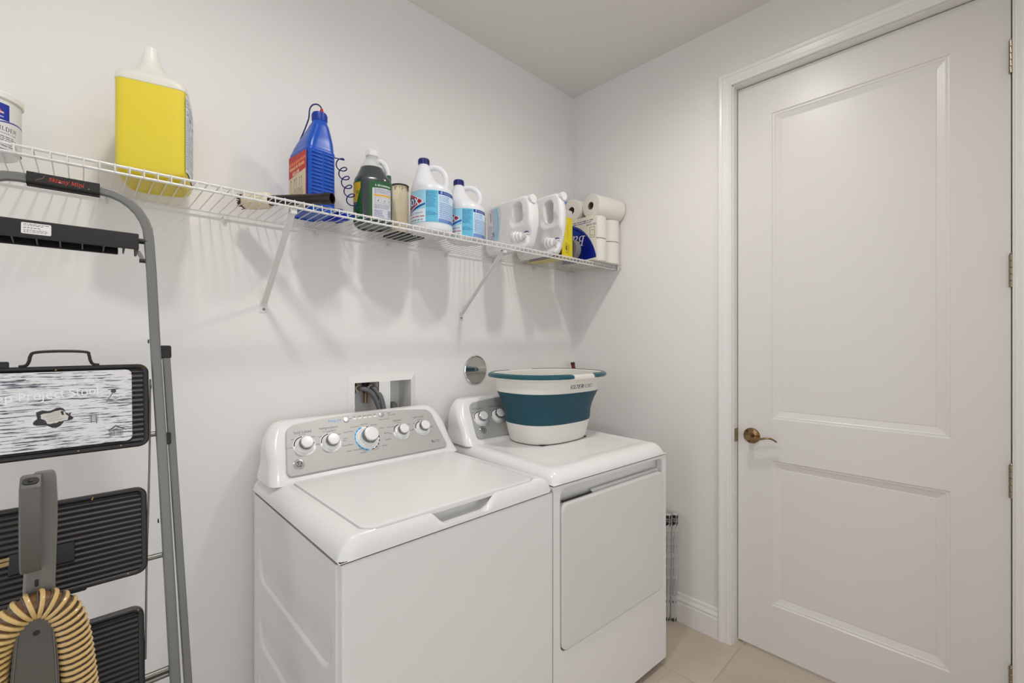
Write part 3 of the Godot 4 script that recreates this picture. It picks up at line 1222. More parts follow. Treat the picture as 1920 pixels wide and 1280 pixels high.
	for d in [[-0.225, 0.092, 0.0275, 0.0185, 0.032], [-0.142, 0.089, 0.0265, 0.0185, 0.032], [0.118, 0.089, 0.0255, 0.0175, 0.031], [0.209, 0.091, 0.0255, 0.0175, 0.031]]:
		knob(pan, at3(d[0], d[1], 0.0032), d[2], d[3], d[4])
	knob(pan, at3(-0.016, 0.084, 0.0032), 0.038, 0.0245, 0.042, "cycle_knob")
	for u in [-0.073, 0.060]:
		part(pan, "push_button", lathe([Vector2(0.0098, 0), Vector2(0.0098, 0.0025), Vector2(0.0085, 0.0036), Vector2(0.0, 0.0042)], 24).turned(Transform3D(Basis(Vector3.RIGHT, PI / 2), Vector3.ZERO)).done(30), mat("button_silver", Color(0.78, 0.78, 0.78), 0.2, 0.7), at3(u, 0.1625 if u < 0 else 0.166, 0.0032))
	part(pan, "badge_ring", lathe([Vector2(0.0165, 0), Vector2(0.0165, 0.0018), Vector2(0.0145, 0.0026), Vector2(0.0, 0.0022)], 32).turned(Transform3D(Basis(Vector3.RIGHT, PI / 2), Vector3.ZERO)).done(30), mats["chrome"], at3(-0.253, 0.033, 0.0030))
	part(pan, "badge", disc_mesh(0.0132, 0.0006, 0.0001, 32).done(), badge_tex(), at3(-0.253, 0.033, 0.0056))


func build_dryer() -> void:
	var en: Material = mats["enamel"]
	var pl: Material = mats["appliance_plastic"]
	var t := thing("clothes_dryer", "white front-loading clothes dryer with the green and white basket on top", "clothes dryer", Vector3(-0.6320, 0, 0.386), deg_to_rad(-3.4))
	var hw := 0.331
	var zf := 0.335
	# front panel with a pocket above the door
	var cab := MB.new()
	cab.add(box(Vector3(hw * 2, 0.838, 0.63), 0.012, 4).moved(Vector3(0, 0.028 + 0.419, -0.015)))
	part(t, "cabinet", cab.done(30), en)
	# front: door recess cut as a pocket
	var front := MB.new()
	var o := rrect(hw - 0.0005, 0.4185, 0.006, 4)
	var ip := rrect(0.302, 0.2665, 0.030, 4)
	for i in ip.size():
		ip[i] += Vector2(0.004, 0.588 - 0.447)
	front.add(frame(o, ip, 0.0205, 0.002))
	part(t, "front_panel", front.moved(Vector3(0, 0.447, zf - 0.0205)).done(30), en)
	for s in [-1, 1]:
		for z in [-0.28, 0.29]:
			part(t, "foot", lathe([Vector2(0.02, 0.0), Vector2(0.022, 0.004), Vector2(0.022, 0.014), Vector2(0.008, 0.016), Vector2(0.008, 0.032)], 16).done(), mats["black_plastic"], at3(s * 0.28, 0, z))
	# door
	var dp := PackedVector2Array()
	dp.append_array(rrect(0.2985, 0.2385, 0.028, 5))
	for i in dp.size():
		dp[i] += Vector2(0.004, 0.5645)
	var dr := part(t, "dryer_door", extrude(dp, 0.022, 0.005).done(40), mat("dryer_door_enamel", Color(0.885, 0.88, 0.868), 0.2), at3(0, 0, zf - 0.0165))
	part(dr, "door_lip", box(Vector3(0.415, 0.030, 0.010), 0.002).done(), mat("dryer_door_enamel"), at3(0.088, 0.797, -0.006))
	part(dr, "lip_notch", box(Vector3(0.150, 0.006, 0.006), 0.0015).done(), mats["gap"], at3(-0.200, 0.8045, 0.002))
	part(t, "seam", box(Vector3(hw * 2 - 0.012, 0.010, 0.655), 0.004, 1).done(), mats["gap"], at3(0, 0.868, 0.0))
	var z_b := -0.332
	var z_f := zf + 0.004
	var f := func(x: float, z: float) -> float:
		var ax := maxf(0.0, 1.0 - (hw - absf(x)) / 0.040)
		var az := maxf(0.0, 1.0 - (z_f - z) / 0.052)
		var q := minf(1.0, pow(pow(ax, 2.4) + pow(az, 2.4), 1.0 / 2.4))
		var y := 0.8705 + 0.0425 * pow(maxf(0.0, 1.0 - pow(q, 2.0)), 0.6)
		var well := sd_rrect(Vector2(x, z - 0.04), Vector2(0.283, 0.235), 0.06)
		y -= 0.003 * smoothstep(0.0, 0.02, -well)
		return y
	var xs := spaced([-hw, -hw + 0.012, hw - 0.012, hw], 0.010)
	var zz := spaced([z_b, z_f - 0.06, z_f - 0.012, z_f], 0.010)
	for i in range(1, 8):
		xs.append(-hw + 0.0014 * i)
		xs.append(hw - 0.0014 * i)
		zz.append(z_f - 0.0014 * i)
	xs.sort()
	zz.sort()
	part(t, "top", height_top(xs, zz, f, 0.8702).done(40), pl)
	part(t, "console", console_hood(hw - 0.002, 0.908, -0.145, -0.325, 0.688, 1.076).done(40), pl)
	var xf := axes(Vector3(0, 0.930, -0.1545), Vector3.RIGHT, Vector3(0, 0.8237, -0.567))
	var pan := part(t, "control_panel", extrude(panel_poly(0.270, 0.256, 0.166, 0.034, 0.014, 0.0145), 0.0035, 0.0008).done(20), panel_print_dryer(), xf)
	knob(pan, at3(-0.222, 0.088, 0.0032), 0.0275, 0.0185, 0.032)
	knob(pan, at3(-0.130, 0.090, 0.0032), 0.0275, 0.0185, 0.032)
	knob(pan, at3(0.02, 0.086, 0.0032), 0.038, 0.0245, 0.042, "cycle_knob")
	part(pan, "badge_ring", lathe([Vector2(0.0165, 0), Vector2(0.0165, 0.0018), Vector2(0.0145, 0.0026), Vector2(0.0, 0.0022)], 32).turned(Transform3D(Basis(Vector3.RIGHT, PI / 2), Vector3.ZERO)).done(30), mats["chrome"], at3(-0.232, 0.034, 0.0030))
	part(pan, "badge", disc_mesh(0.0132, 0.0006, 0.0001, 32).done(), badge_tex(), at3(-0.232, 0.034, 0.0056))


# ---------------------------------------------------------------- wire shelf and its brackets
func build_shelf() -> void:
	var wc: Material = mats["wire_coat"]
	var t := thing("wire_shelf", "long white wire shelf along the wall above the washer and dryer", "shelf", Vector3(0, 0, 0))
	var x0 := RX0 + 0.01
	var x1 := -0.012
	for r in [[SHELF_Y - 0.0047, 0.014, 0.0030], [SHELF_Y - 0.0047, 0.298, 0.0033], [SHELF_Y - 0.0215, 0.3005, 0.0033]]:
		part(t, "rail", rod(Vector3(x0, r[0], r[1]), Vector3(x1, r[0], r[1]), r[2], 8).done(), wc)
	var y := SHELF_Y - 0.0014
	var path := PackedVector3Array([Vector3(0, y, 0.008), Vector3(0, y, 0.3005), Vector3(0, y - 0.0012, 0.3030), Vector3(0, y - 0.004, 0.3042), Vector3(0, y - 0.0225, 0.3052)])
	var wire := tube(path, 0.0014, 6).done()
	var n := 0
	var x := -0.030
	while x > x0 + 0.01:
		part(t, "wire", wire, wc, at3(x, 0, 0))
		x -= 0.0254
		n += 1
	var clip := MB.new()
	clip.add(lathe([Vector2(0.009, 0.0), Vector2(0.009, 0.004), Vector2(0.006, 0.006), Vector2(0.0, 0.006)], 16).turned(Transform3D(Basis(Vector3.RIGHT, PI / 2), Vector3(0, -0.011, 0))))
	clip.add(box(Vector3(0.010, 0.013, 0.017), 0.002).moved(Vector3(0, -0.0055, 0.0085)))
	var cm := clip.done()
	for k in range(-5, 7):
		var cx := -1.742 + 0.281 * k
		if cx < -0.02:
			part(t, "wall_clip", cm, wc, at3(cx, SHELF_Y - 0.0085, 0.0))
	var eb := MB.new()
	eb.add(box(Vector3(0.008, 0.040, 0.045), 0.002).moved(Vector3(-0.004, -0.012, 0.287)))
	eb.add(box(Vector3(0.022, 0.007, 0.030), 0.002).moved(Vector3(-0.016, -0.030, 0.290)))
	eb.add(box(Vector3(0.016, 0.030, 0.006), 0.002).moved(Vector3(-0.013, -0.013, 0.310)))
	part(t, "end_bracket", eb.done(), mats["white_plastic"], at3(0, SHELF_Y, 0))
	for q in [[-1.630, "slanting white shelf brace above the washing machine's left edge"], [-0.815, "slanting white shelf brace above the chrome wall disc"]]:
		var b := thing("shelf_brace", q[1], "shelf bracket", Vector3(q[0], 1.445, 0.0), 0.0, "slanting braces under the wire shelf")
		var a := Vector3(0, 0.010, 0.007)
		var c := Vector3(0, 0.258, 0.288)
		var prof := PackedVector2Array([Vector2(-0.0085, -0.002), Vector2(0.0085, -0.002), Vector2(0.0085, 0.004), Vector2(0.0068, 0.004), Vector2(0.0068, 0.0), Vector2(-0.0068, 0.0), Vector2(-0.0068, 0.004), Vector2(-0.0085, 0.004)])
		part(b, "strut", sweep(PackedVector3Array([a, c]), prof, Vector3.RIGHT).done(20), wc)
		var ft := extrude(PackedVector2Array([Vector2(-0.0115, -0.019), Vector2(0.0115, -0.019), Vector2(0.0115, 0.006), Vector2(0.009, 0.018), Vector2(-0.009, 0.018), Vector2(-0.0115, 0.006)]), 0.003, 0.0006)
		part(b, "foot_plate", ft.done(), wc, at3(0, 0, 0.0))
		part(b, "screw", lathe([Vector2(0.0042, 0.0), Vector2(0.004, 0.0018), Vector2(0.0022, 0.003), Vector2(0.0, 0.0031)], 14).turned(Transform3D(Basis(Vector3.RIGHT, PI / 2), Vector3.ZERO)).done(), mats["screw_steel"], at3(0, -0.008, 0.003))
		part(b, "hook", box(Vector3(0.017, 0.016, 0.020), 0.003).done(), wc, at3(0, 0.254, 0.289))


# ---------------------------------------------------------------- step ladder, leaning on the shelf; local axes lie in its plane
func build_ladder() -> void:
	var st: Material = mats["steel_paint"]
	var bk: Material = mats["black_plastic"]
	var rng := RandomNumberGenerator.new()
	rng.seed = 11
	var t := thing("step_ladder", "narrow grey steel step ladder with black treads leaning against the shelf", "step ladder", Vector3(-2.095, 0, 0.5846))
	t.rotation.x = -atan(0.15)
	var oval := rrect(0.0112, 0.0075, 0.0045, 3)
	# front frame: one bent tube
	var pts := [Vector3(0.1885, 0.004, 0), Vector3(0.170, 0.631, 0), Vector3(0.156, 1.09, 0), Vector3(0.1475, 1.321, 0), Vector3(0.1425, 1.50, 0), Vector3(0.1405, 1.545, 0)]
	var bend := []
	for i in 8:
		var a := PI / 2 * i / 7
		bend.append(Vector3(0.0605 + 0.0785 * cos(a), 1.578 + 0.0935 * sin(a), 0))
	pts.append_array(bend)
	pts.append(Vector3(0.03, 1.6715, 0))
	var fp := PackedVector3Array(pts)
	for i in range(pts.size() - 1, -1, -1):
		fp.append(Vector3(-pts[i].x, pts[i].y, 0))
	part(t, "front_frame", sweep(fp, rrect(0.0092, 0.0058, 0.0035, 3), Vector3.RIGHT).done(35), st)
	# rear rails
	for s in [-1, 1]:
		var a := Vector3(s * 0.2180, 0.004, -0.034)
		var b := Vector3(s * 0.1685, 1.325, -0.030)
		part(t, "rear_rail", sweep(PackedVector3Array([a, b]), rrect(0.0074, 0.0050, 0.0025, 3), Vector3.RIGHT).done(35), st)
		part(t, "end_cap", box(Vector3(0.022, 0.030, 0.018), 0.004).done(), bk, at3(s * 0.1673, 1.325, -0.032))
		part(t, "rubber_foot", box(Vector3(0.030, 0.035, 0.022), 0.004).done(), bk, at3(s * 0.1885, 0.0175, 0.0))
		part(t, "rubber_foot", box(Vector3(0.026, 0.035, 0.020), 0.004).done(), bk, at3(s * 0.2165, 0.0175, -0.036))
		part(t, "spacer", box(Vector3(0.016, 0.026, 0.034), 0.003).done(), bk, at3(s * 0.164, 1.131, -0.018))
		for yy in [1.345, 1.246, 0.962]:
			part(t, "rivet", lathe([Vector2(0.0048, 0), Vector2(0.0042, 0.0018), Vector2(0.0, 0.0026)], 12).turned(Transform3D(Basis(Vector3(0, 0, 1), PI / 2 * s), Vector3.ZERO)).done(), mats["gap"], at3(s * (0.1475 - 0.0105) + s * (1.321 - yy) * 0.03, yy, 0.0))
		part(t, "linkage_rod", tube(smooth([Vector3(s * 0.1372, 1.262, 0.002), Vector3(s * 0.1345, 1.13, 0.004), Vector3(s * 0.1305, 0.995, 0.004), Vector3(s * 0.1265, 0.889, 0.004), Vector3(s * 0.1225, 0.70, 0.004)], 3), 0.0018, 6).done(), mat("rod_steel", Color(0.45, 0.43, 0.39), 0.4, 0.8))
	# grip sleeve with the scrawled name
	var gp := PackedVector3Array([Vector3(-0.049, 1.6715, 0), Vector3(0.058, 1.6715, 0)])
	var grip := part(t, "grip_sleeve", sweep(gp, rrect(0.0132, 0.0105, 0.005, 4), Vector3.UP).done(35), mat("grip_foam", Color(0.055, 0.045, 0.045), 0.6))
	var p := Print.new(512, 112, Color(0.06, 0.05, 0.05))
	write(p, "Skinny Mini", Vector2(146, 58), 66, Color(0.86, 0.20, 0.08), false, 0.03, 250, false, "Droid Serif", true)
	p.line(Vector2(60, 90), Vector2(110, 50), 3, Color(0.62, 0.55, 0.48))
	p.line(Vector2(108, 50), Vector2(120, 14), 2.5, Color(0.62, 0.55, 0.48))
	p.dot(Vector2(224, 72), 7, Color(0.75, 0.66, 0.58))
	p.dot(Vector2(430, 92), 5, Color(0.7, 0.62, 0.52))
	p.line(Vector2(360, 90), Vector2(366, 104), 3, Color(0.7, 0.62, 0.52))
	part(grip, "grip_print", extrude(PackedVector2Array([Vector2(-0.0485, -0.0092), Vector2(0.0575, -0.0092), Vector2(0.0575, 0.0092), Vector2(-0.0485, 0.0092)]), 0.0006, 0.0001).done(), printed("grip_print", p, 0.6), at3(0, 1.6722, 0.0103))
	# folded tray at the top
	var ty0 := 1.548
	var tray := MB.new()
	tray.add(box(Vector3(0.244, 0.036, 0.006), 0.002).moved(Vector3(-0.001, ty0 + 0.018, 0.006)))
	tray.add(box(Vector3(0.240, 0.005, 0.095), 0.002).moved(Vector3(-0.001, ty0 + 0.032, -0.040)))
	tray.add(box(Vector3(0.205, 0.020, 0.005), 0.002).moved(Vector3(-0.012, ty0 + 0.022, -0.086)))
	for s in [-1, 1]:
		tray.add(box(Vector3(0.005, 0.034, 0.060), 0.002).moved(Vector3(s * 0.1195 - 0.001, ty0 + 0.018, -0.022)))
	var tr := part(t, "tray", tray.done(), bk)
	for i in 7:
		part(tr, "rib", box(Vector3(0.003, 0.018, 0.080), 0.001).done(), bk, at3(-0.105 + i * 0.034, ty0 + 0.022, -0.040))
	var sp := Print.new(320, 176, Color(0.90, 0.89, 0.88))
	small_print(sp, Rect2(24, 14, 270, 42), 2, Color(0.3, 0.3, 0.3), rng)
	small_print(sp, Rect2(24, 68, 220, 24), 1, Color(0.12, 0.12, 0.12), rng)
	small_print(sp, Rect2(24, 104, 270, 56), 3, Color(0.35, 0.35, 0.35), rng)
	part(tr, "sticker", extrude(rrect(0.0205, 0.0112, 0.002, 2), 0.0004, 0.0001).done(), printed("tray_sticker", sp), at3(-0.0345, ty0 + 0.0185, 0.0089), "white printed sticker")
	for s in [-1, 1]:
		part(t, "tray_pivot", rod(Vector3(s * 0.119, 1.570, 0), Vector3(s * 0.136, 1.570, 0), 0.006, 12).done(), bk)
		part(t, "tray_bolt", rod(Vector3(s * 0.122, 1.526, -0.002), Vector3(s * 0.138, 1.526, -0.002), 0.0045, 12).done(), mats["gap"])
		part(t, "tray_arm", sweep(PackedVector3Array([Vector3(s * 0.120, 1.548, -0.004), Vector3(s * 0.129, 1.526, -0.002)]), rrect(0.004, 0.0012, 0.001, 2), Vector3.RIGHT).done(), mats["screw_steel"])
	# treads, folded flat into the plane
	var worn := mat("tread_plastic", Color(0.105, 0.098, 0.102), 0.42)
	for q in [[1.2085, 0.0865, 0.134, -0.080], [0.954, 0.0855, 0.128, -0.080], [0.7235, 0.083, 0.121, -0.080], [0.470, 0.083, 0.121, -0.080]]:
		var yc: float = q[0]
		var hh: float = q[1]
		var hx: float = q[2]
		var sn := Node3D.new()
		sn.name = "step"
		sn.position = Vector3(0, yc, 0.004)
		t.add_child(sn, true)
		part(sn, "tread_frame", frame(rrect(hx, hh, 0.018, 5), rrect(hx - 0.009, hh - 0.009, 0.010, 5), 0.016, 0.003).done(35), worn, at3(0, 0, -0.008))
		var prof := PackedVector2Array()
		var nr := 15
		for i in nr * 6 + 1:
			var f := float(i) / (nr * 6)
			prof.append(Vector2((f - 0.5) * (hh * 2 - 0.019), 0.0040 + 0.0016 * sin(f * nr * TAU)))
		var rb := MB.new()
		var xl := -hx + 0.0095
		var xr := hx - 0.0095
		for i in prof.size() - 1:
			rb.quad(Vector3(xl, prof[i].x, prof[i].y), Vector3(xr, prof[i].x, prof[i].y), Vector3(xr, prof[i + 1].x, prof[i + 1].y), Vector3(xl, prof[i + 1].x, prof[i + 1].y))
		rb.add(box(Vector3(hx * 2 - 0.018, hh * 2 - 0.018, 0.006), 0.001, 1).moved(Vector3(0, 0, -0.0025)))
		part(sn, "tread", rb.done(45), worn)
		part(sn, "step_tube", rod(Vector3(-0.158 - (1.2 - yc) * 0.03, -hh + 0.022, -0.010), Vector3(0.158 + (1.2 - yc) * 0.03, -hh + 0.022, -0.010), 0.0055, 12).done(), mat("tube_steel", Color(0.5, 0.5, 0.48), 0.3, 0.9))
		if yc < 1.0:
			part(sn, "tread_patch", box(Vector3(0.085, 0.036, 0.006), 0.002).done(), worn, at3(-0.022, -0.012, 0.0035))
			part(sn, "drip_lip", box(Vector3(0.05, 0.012, 0.010), 0.003).done(), worn, at3(0.012, -hh + 0.002 if yc > 0.8 else hh + 0.002, 0.0))
		# paint spatters
		var spec := mat("paint_speck", Color(0.70, 0.55, 0.22), 0.5)
		for i in 6:
			part(sn, "paint_drop", lathe([Vector2(0.0015, 0), Vector2(0.0011, 0.0008), Vector2(0, 0.001)], 8).turned(Transform3D(Basis(Vector3.RIGHT, PI / 2), Vector3.ZERO)).done(), spec, at3(rng.randf_range(-hx, hx) * 0.97, (hh - 0.005) * (1 if i % 2 == 0 else -1) * rng.randf_range(0.95, 1.0), 0.0075))
		if yc > 1.0:
			_worn_label(sn, rng)
		elif yc > 0.8:
			var sm := mat("paint_smear", Color(0.62, 0.52, 0.34), 0.5)
			part(sn, "paint_smear", sweep(PackedVector3Array([Vector3(-0.115, -0.004, 0.0052), Vector3(-0.06, 0.0, 0.0056), Vector3(-0.044, 0.0015, 0.0052)]), rrect(0.0028, 0.0008, 0.0006, 2), Vector3.UP).done(), sm)
			part(sn, "paint_smear", sweep(PackedVector3Array([Vector3(-0.115, -0.012, 0.0052), Vector3(-0.07, -0.0085, 0.0056), Vector3(-0.05, -0.0065, 0.0052)]), rrect(0.0034, 0.0008, 0.0006, 2), Vector3.UP).done(), sm)
	# carry handle on the top tread
	var hp := smooth([Vector3(-0.056, 1.2965, 0.002), Vector3(-0.0465, 1.2985, 0.002), Vector3(-0.0425, 1.306, 0.004), Vector3(-0.0405, 1.316, 0.006), Vector3(-0.034, 1.3225, 0.007), Vector3(0.0, 1.3245, 0.008), Vector3(0.036, 1.3225, 0.007), Vector3(0.0405, 1.316, 0.006), Vector3(0.0425, 1.306, 0.004), Vector3(0.0465, 1.2985, 0.002), Vector3(0.056, 1.2965, 0.002)], 5)
	part(t, "carry_handle", tube(hp, 0.0028, 8).done(), bk)
	part(t, "latch", box(Vector3(0.026, 0.012, 0.014), 0.002).done(), bk, at3(-0.081, 1.300, 0.002))
	part(t, "crossbar", rod(Vector3(-0.172, 0.651, -0.012), Vector3(0.172, 0.651, -0.012), 0.0065, 12).done(), mats["tube_steel"])


func _worn_label(sn: Node3D, rng: RandomNumberGenerator) -> void:
	var w := 1280
	var h := 800
	var p := Print.new(w, h, Color(0.87, 0.865, 0.87))
	var wear := FastNoiseLite.new()
	wear.seed = 5
	wear.frequency = 0.012
	wear.fractal_octaves = 5
	var big := FastNoiseLite.new()
	big.seed = 9
	big.frequency = 0.004
	var bits := p.im
	# horizontal scuffs where the treads' ridges rubbed through
	for y in range(0, h, 2):
		var ridge := pow(0.5 + 0.5 * sin((float(y) / h * 22.0 + 0.02 * sin(float(y) * 0.13)) * TAU), 5.0)
		for x in range(0, w, 2):
			var v := wear.get_noise_2d(x * 0.16, y * 4.2) * 0.9 + 0.5 * big.get_noise_2d(x * 0.8, y * 1.6)
			var fine := wear.get_noise_2d(x * 0.5 + 900.0, y * 9.0)
			var k := clampf((v * 1.2 + fine * 1.0 + ridge * 0.42 - 0.30) * 2.2, 0.0, 1.0)
			if k > 0.02:
				var c := Color(0.87, 0.865, 0.87).lerp(Color(0.22, 0.245, 0.29), k * 0.95)
				bits.set_pixel(x, y, c)
				bits.set_pixel(x + 1, y, c)
				bits.set_pixel(x, y + 1, c)
				bits.set_pixel(x + 1, y + 1, c)
	var wt := Color(0.93, 0.93, 0.935)
	write(p, "Step Project Stool", Vector2(90, 270), 112, wt, false, -0.045, 890)
	write(p, "ANSI / OSHA", Vector2(700, 118), 34, wt, false, -0.02, 250)
	# torn hole with a loose flap
	var cx := 606.0
	var cy := 480.0
	var dk := Color(0.12, 0.115, 0.12)
	var hole := []
	for i in 36:
		var a := TAU * i / 36
		var r := 1.0 + 0.16 * sin(a * 5.0 + 1.0) + rng.randf_range(-0.07, 0.07)
		hole.append(Vector2(cx + cos(a) * 142 * r, cy + sin(a) * 92 * r))
	p.poly(hole, dk)
	var flap := []
	for i in 30:
		var a := TAU * i / 30
		var r := 1.0 + 0.12 * sin(a * 4.0) + rng.randf_range(-0.08, 0.08)
		flap.append(Vector2(cx + 22 + cos(a) * 108 * r, cy - 6 + sin(a) * 62 * r))
	p.poly(flap, Color(0.80, 0.785, 0.76))
	for i in 8:
		var y := cy - 50 + i * 12.0
		p.line(Vector2(cx - 60 + rng.randf_range(-20, 30), y), Vector2(cx + 60 + rng.randf_range(-30, 40), y - 8), 3, Color(0.55, 0.52, 0.48))
	p.poly([Vector2(cx + 62, cy - 62), Vector2(cx + 84, cy - 66), Vector2(cx + 88, cy - 20), Vector2(cx + 72, cy - 24)], dk)
	p.poly([Vector2(cx + 132, cy - 40), Vector2(cx + 146, cy - 44), Vector2(cx + 132, cy + 34), Vector2(cx + 118, cy + 40)], dk)
	# small house mark with bar code, symbols
	p.poly([Vector2(1060, 668), Vector2(1130, 616), Vector2(1230, 672), Vector2(1222, 678), Vector2(1130, 632), Vector2(1068, 676)], Color(0.25, 0.25, 0.27))
	barcode(p, Rect2(1068, 672, 130, 62), Color(0.28, 0.28, 0.3), rng)
	for i in 5:
		p.line(Vector2(900, 486 + i * 17), Vector2(980, 482 + i * 17), 6, Color(0.3, 0.31, 0.33))
	p.line(Vector2(918, 480), Vector2(920, 570), 6, Color(0.3, 0.31, 0.33))
	p.line(Vector2(960, 480), Vector2(962, 580), 6, Color(0.3, 0.31, 0.33))
	p.dot(Vector2(1112, 236), 24, Color(0.25, 0.26, 0.28))
	p.line(Vector2(1110, 250), Vector2(1050, 350), 10, Color(0.45, 0.46, 0.48))
	p.line(Vector2(1040, 352), Vector2(1190, 300), 6, Color(0.5, 0.51, 0.53))
	var m := printed("worn_label_print", p, 0.35)
	m.metallic = 0.1
	part(sn, "worn_label", extrude(rrect(0.1105, 0.0735, 0.010, 4), 0.0006, 0.0002).done(), m, at3(-0.0045, 0.002, 0.0062), "scuffed white label with a torn hole")


# ---------------------------------------------------------------- upright vacuum with its hose looped over a hook
func build_vacuum() -> void:
	var g: Material = mats["grey_plastic"]
	var gl: Material = mats["grey_plastic_light"]
	var t := thing("vacuum_cleaner", "grey upright vacuum with a tan ribbed hose looped over its hook", "vacuum cleaner", Vector3(-2.118, 0, 0.655))
	# local = world minus base
	var w := func(x7: float, y7: float, dz := 0.0) -> Vector3: return Vector3((x7 + 2.065) * 1.042 - 2.065 + 2.118, (y7 - 1.33) * 1.042 + 1.33, dz)
	# back plate
	var rings := []
	for q in [[0.80, 0.000, 0.0175, 0.010], [0.96, 0.0005, 0.0172, 0.010], [1.01, 0.002, 0.0168, 0.0095], [1.05, 0.0045, 0.0155, 0.009], [1.09, 0.006, 0.014, 0.009], [1.12, 0.006, 0.0128, 0.010], [1.129, 0.0055, 0.0118, 0.009], [1.132, 0.0055, 0.0095, 0.007]]:
		rings.append(ring_xz(rrect(q[2], q[3], 0.006, 4), q[0], q[1] + 0.006, 0.0))
	part(t, "handle_spine", loft(rings).done(35), gl)
	# front grip bar
	var side := PackedVector2Array([Vector2(0.000, 1.131), Vector2(-0.013, 1.1315), Vector2(-0.030, 1.1175), Vector2(-0.0345, 1.103), Vector2(-0.0365, 1.065), Vector2(-0.034, 1.025), Vector2(-0.028, 1.002), Vector2(-0.020, 0.9905), Vector2(-0.010, 0.992), Vector2(-0.004, 1.000), Vector2(-0.016, 1.006), Vector2(-0.0245, 1.035), Vector2(-0.0255, 1.085), Vector2(-0.020, 1.108), Vector2(-0.010, 1.117), Vector2(0.000, 1.118)])
	var turn := Transform3D(Basis(Vector3(0, 0, -1), Vector3(0, 1, 0), Vector3(1, 0, 0)), Vector3(-0.0125, 0, 0.004))
	part(t, "grip", extrude(side, 0.0225, 0.0022, true).turned(turn).done(28), g)
	part(t, "top_pad", extrude(rrect(0.0088, 0.0058, 0.0055, 4), 0.0012, 0.0004).done(), mats["gap"], axes(Vector3(-0.0012, 1.1252, 0.0253), Vector3.RIGHT, Vector3(0, 0.636, -0.772)))
	var screw := lathe([Vector2(0.0026, 0.0), Vector2(0.0026, 0.0012), Vector2(0.0, 0.0016)], 12).turned(Transform3D(Basis(Vector3.RIGHT, PI / 2), Vector3.ZERO)).done()
	part(t, "screw", screw, mats["black_plastic"], axes(Vector3(-0.0012, 1.1262, 0.0262), Vector3.RIGHT, Vector3(0, 0.636, -0.772)))
	part(t, "screw", screw, mats["black_plastic"], at3(0.004, 0.991, 0.0098))
	part(t, "catch", box(Vector3(0.004, 0.010, 0.002), 0.0005).done(), mats["black_plastic"], at3(0.004, 0.968, 0.0102))
	# hook the hose hangs on
	var hk := PackedVector2Array()
	hk.append_array([Vector2(0.026, 0.60), Vector2(0.0225, 0.845), Vector2(0.0195, 0.905)])
	for i in 13:
		var a := PI * i / 12
		hk.append(Vector2(0.0185 * cos(a), 0.918 + 0.0185 * sin(a)))
	hk.append_array([Vector2(-0.0195, 0.905), Vector2(-0.0235, 0.845), Vector2(-0.027, 0.60)])
	var hook := part(t, "hose_hook", extrude(hk, 0.026, 0.003).done(35), g, at3(0.004, -0.008, 0.008))
	part(hook, "hook_flange", extrude(inset_poly(hk, -0.0022), 0.003, 0.001).done(35), gl, at3(0, 0, 0.020))
	part(hook, "hook_rim", frame(hk, inset_poly(hk, 0.0016), 0.0016, 0.0005).done(35), gl, at3(0, 0, 0.0252))
	part(hook, "screw_hole", disc_mesh(0.0038, 0.0006, 0.0001, 18).done(), mats["black_plastic"], at3(0.001, 0.912, 0.0257))
	# body down to the floor
	var body := []
	for q in [[0.115, 0.075, 0.055, 0.02], [0.14, 0.085, 0.060, 0.02], [0.45, 0.080, 0.060, 0.01], [0.58, 0.060, 0.045, 0.0], [0.64, 0.030, 0.022, 0.0], [0.80, 0.020, 0.014, 0.0], [0.82, 0.017, 0.010, 0.0]]:
		body.append(ring_xz(rrect(q[1], q[2], minf(q[2] * 0.8, 0.03), 4), q[0], 0.004, q[3] - 0.004))
	part(t, "body", loft(body).done(40), g)
	part(t, "floor_head", box(Vector3(0.26, 0.10, 0.20), 0.03, 4).done(), gl, at3(0, 0.060, 0.03))
	for s in [-1, 1]:
		part(t, "wheel", lathe([Vector2(0.034, -0.01), Vector2(0.038, -0.006), Vector2(0.038, 0.006), Vector2(0.034, 0.01)], 20).turned(Transform3D(Basis(Vector3(0, 0, 1), PI / 2), Vector3.ZERO)).done(), mats["black_plastic"], at3(s * 0.10, 0.038, -0.06))
	# hose
	var pts := []
	for q in [[-2.140, 0.35], [-2.158, 0.60], [-2.1585, 0.75], [-2.158, 0.82], [-2.1565, 0.875], [-2.149, 0.917], [-2.132, 0.946], [-2.1115, 0.9565], [-2.092, 0.9475], [-2.0800, 0.924], [-2.0730, 0.885], [-2.0675, 0.83], [-2.062, 0.75], [-2.060, 0.60], [-2.080, 0.35]]:
		pts.append(w.call(q[0], q[1], 0.022))
	var path := smooth(pts, 30)
	var hose := part(t, "hose", tube(path, 0.0165, 14).done(50), mat("hose_brown", Color(0.45, 0.30, 0.16), 0.35))
	# ridges: one helix of tan, one thin dark thread
	var length := 0.0
	var cum := PackedFloat32Array([0.0])
	for i in range(1, path.size()):
		length += path[i].distance_to(path[i - 1])
		cum.append(length)
	for kind in 2:
		var hx := PackedVector3Array()
		var pitch := 0.0094
		var steps := int(length / pitch * 14)
		var seg := 0
		for i in steps:
			var d := length * i / steps
			while seg < path.size() - 2 and cum[seg + 1] < d:
				seg += 1
			var f := (d - cum[seg]) / maxf(cum[seg + 1] - cum[seg], 1e-6)
			var c := path[seg].lerp(path[seg + 1], f)
			var tg := (path[seg + 1] - path[seg]).normalized()
			var sx := Vector3(0, 0, 1)
			var sy := tg.cross(sx).normalized()
			var a := TAU * (d / pitch + (0.30 if kind == 1 else 0.0))
			hx.append(c + (sx * cos(a) + sy * sin(a)) * (0.0182 if kind == 0 else 0.0176))
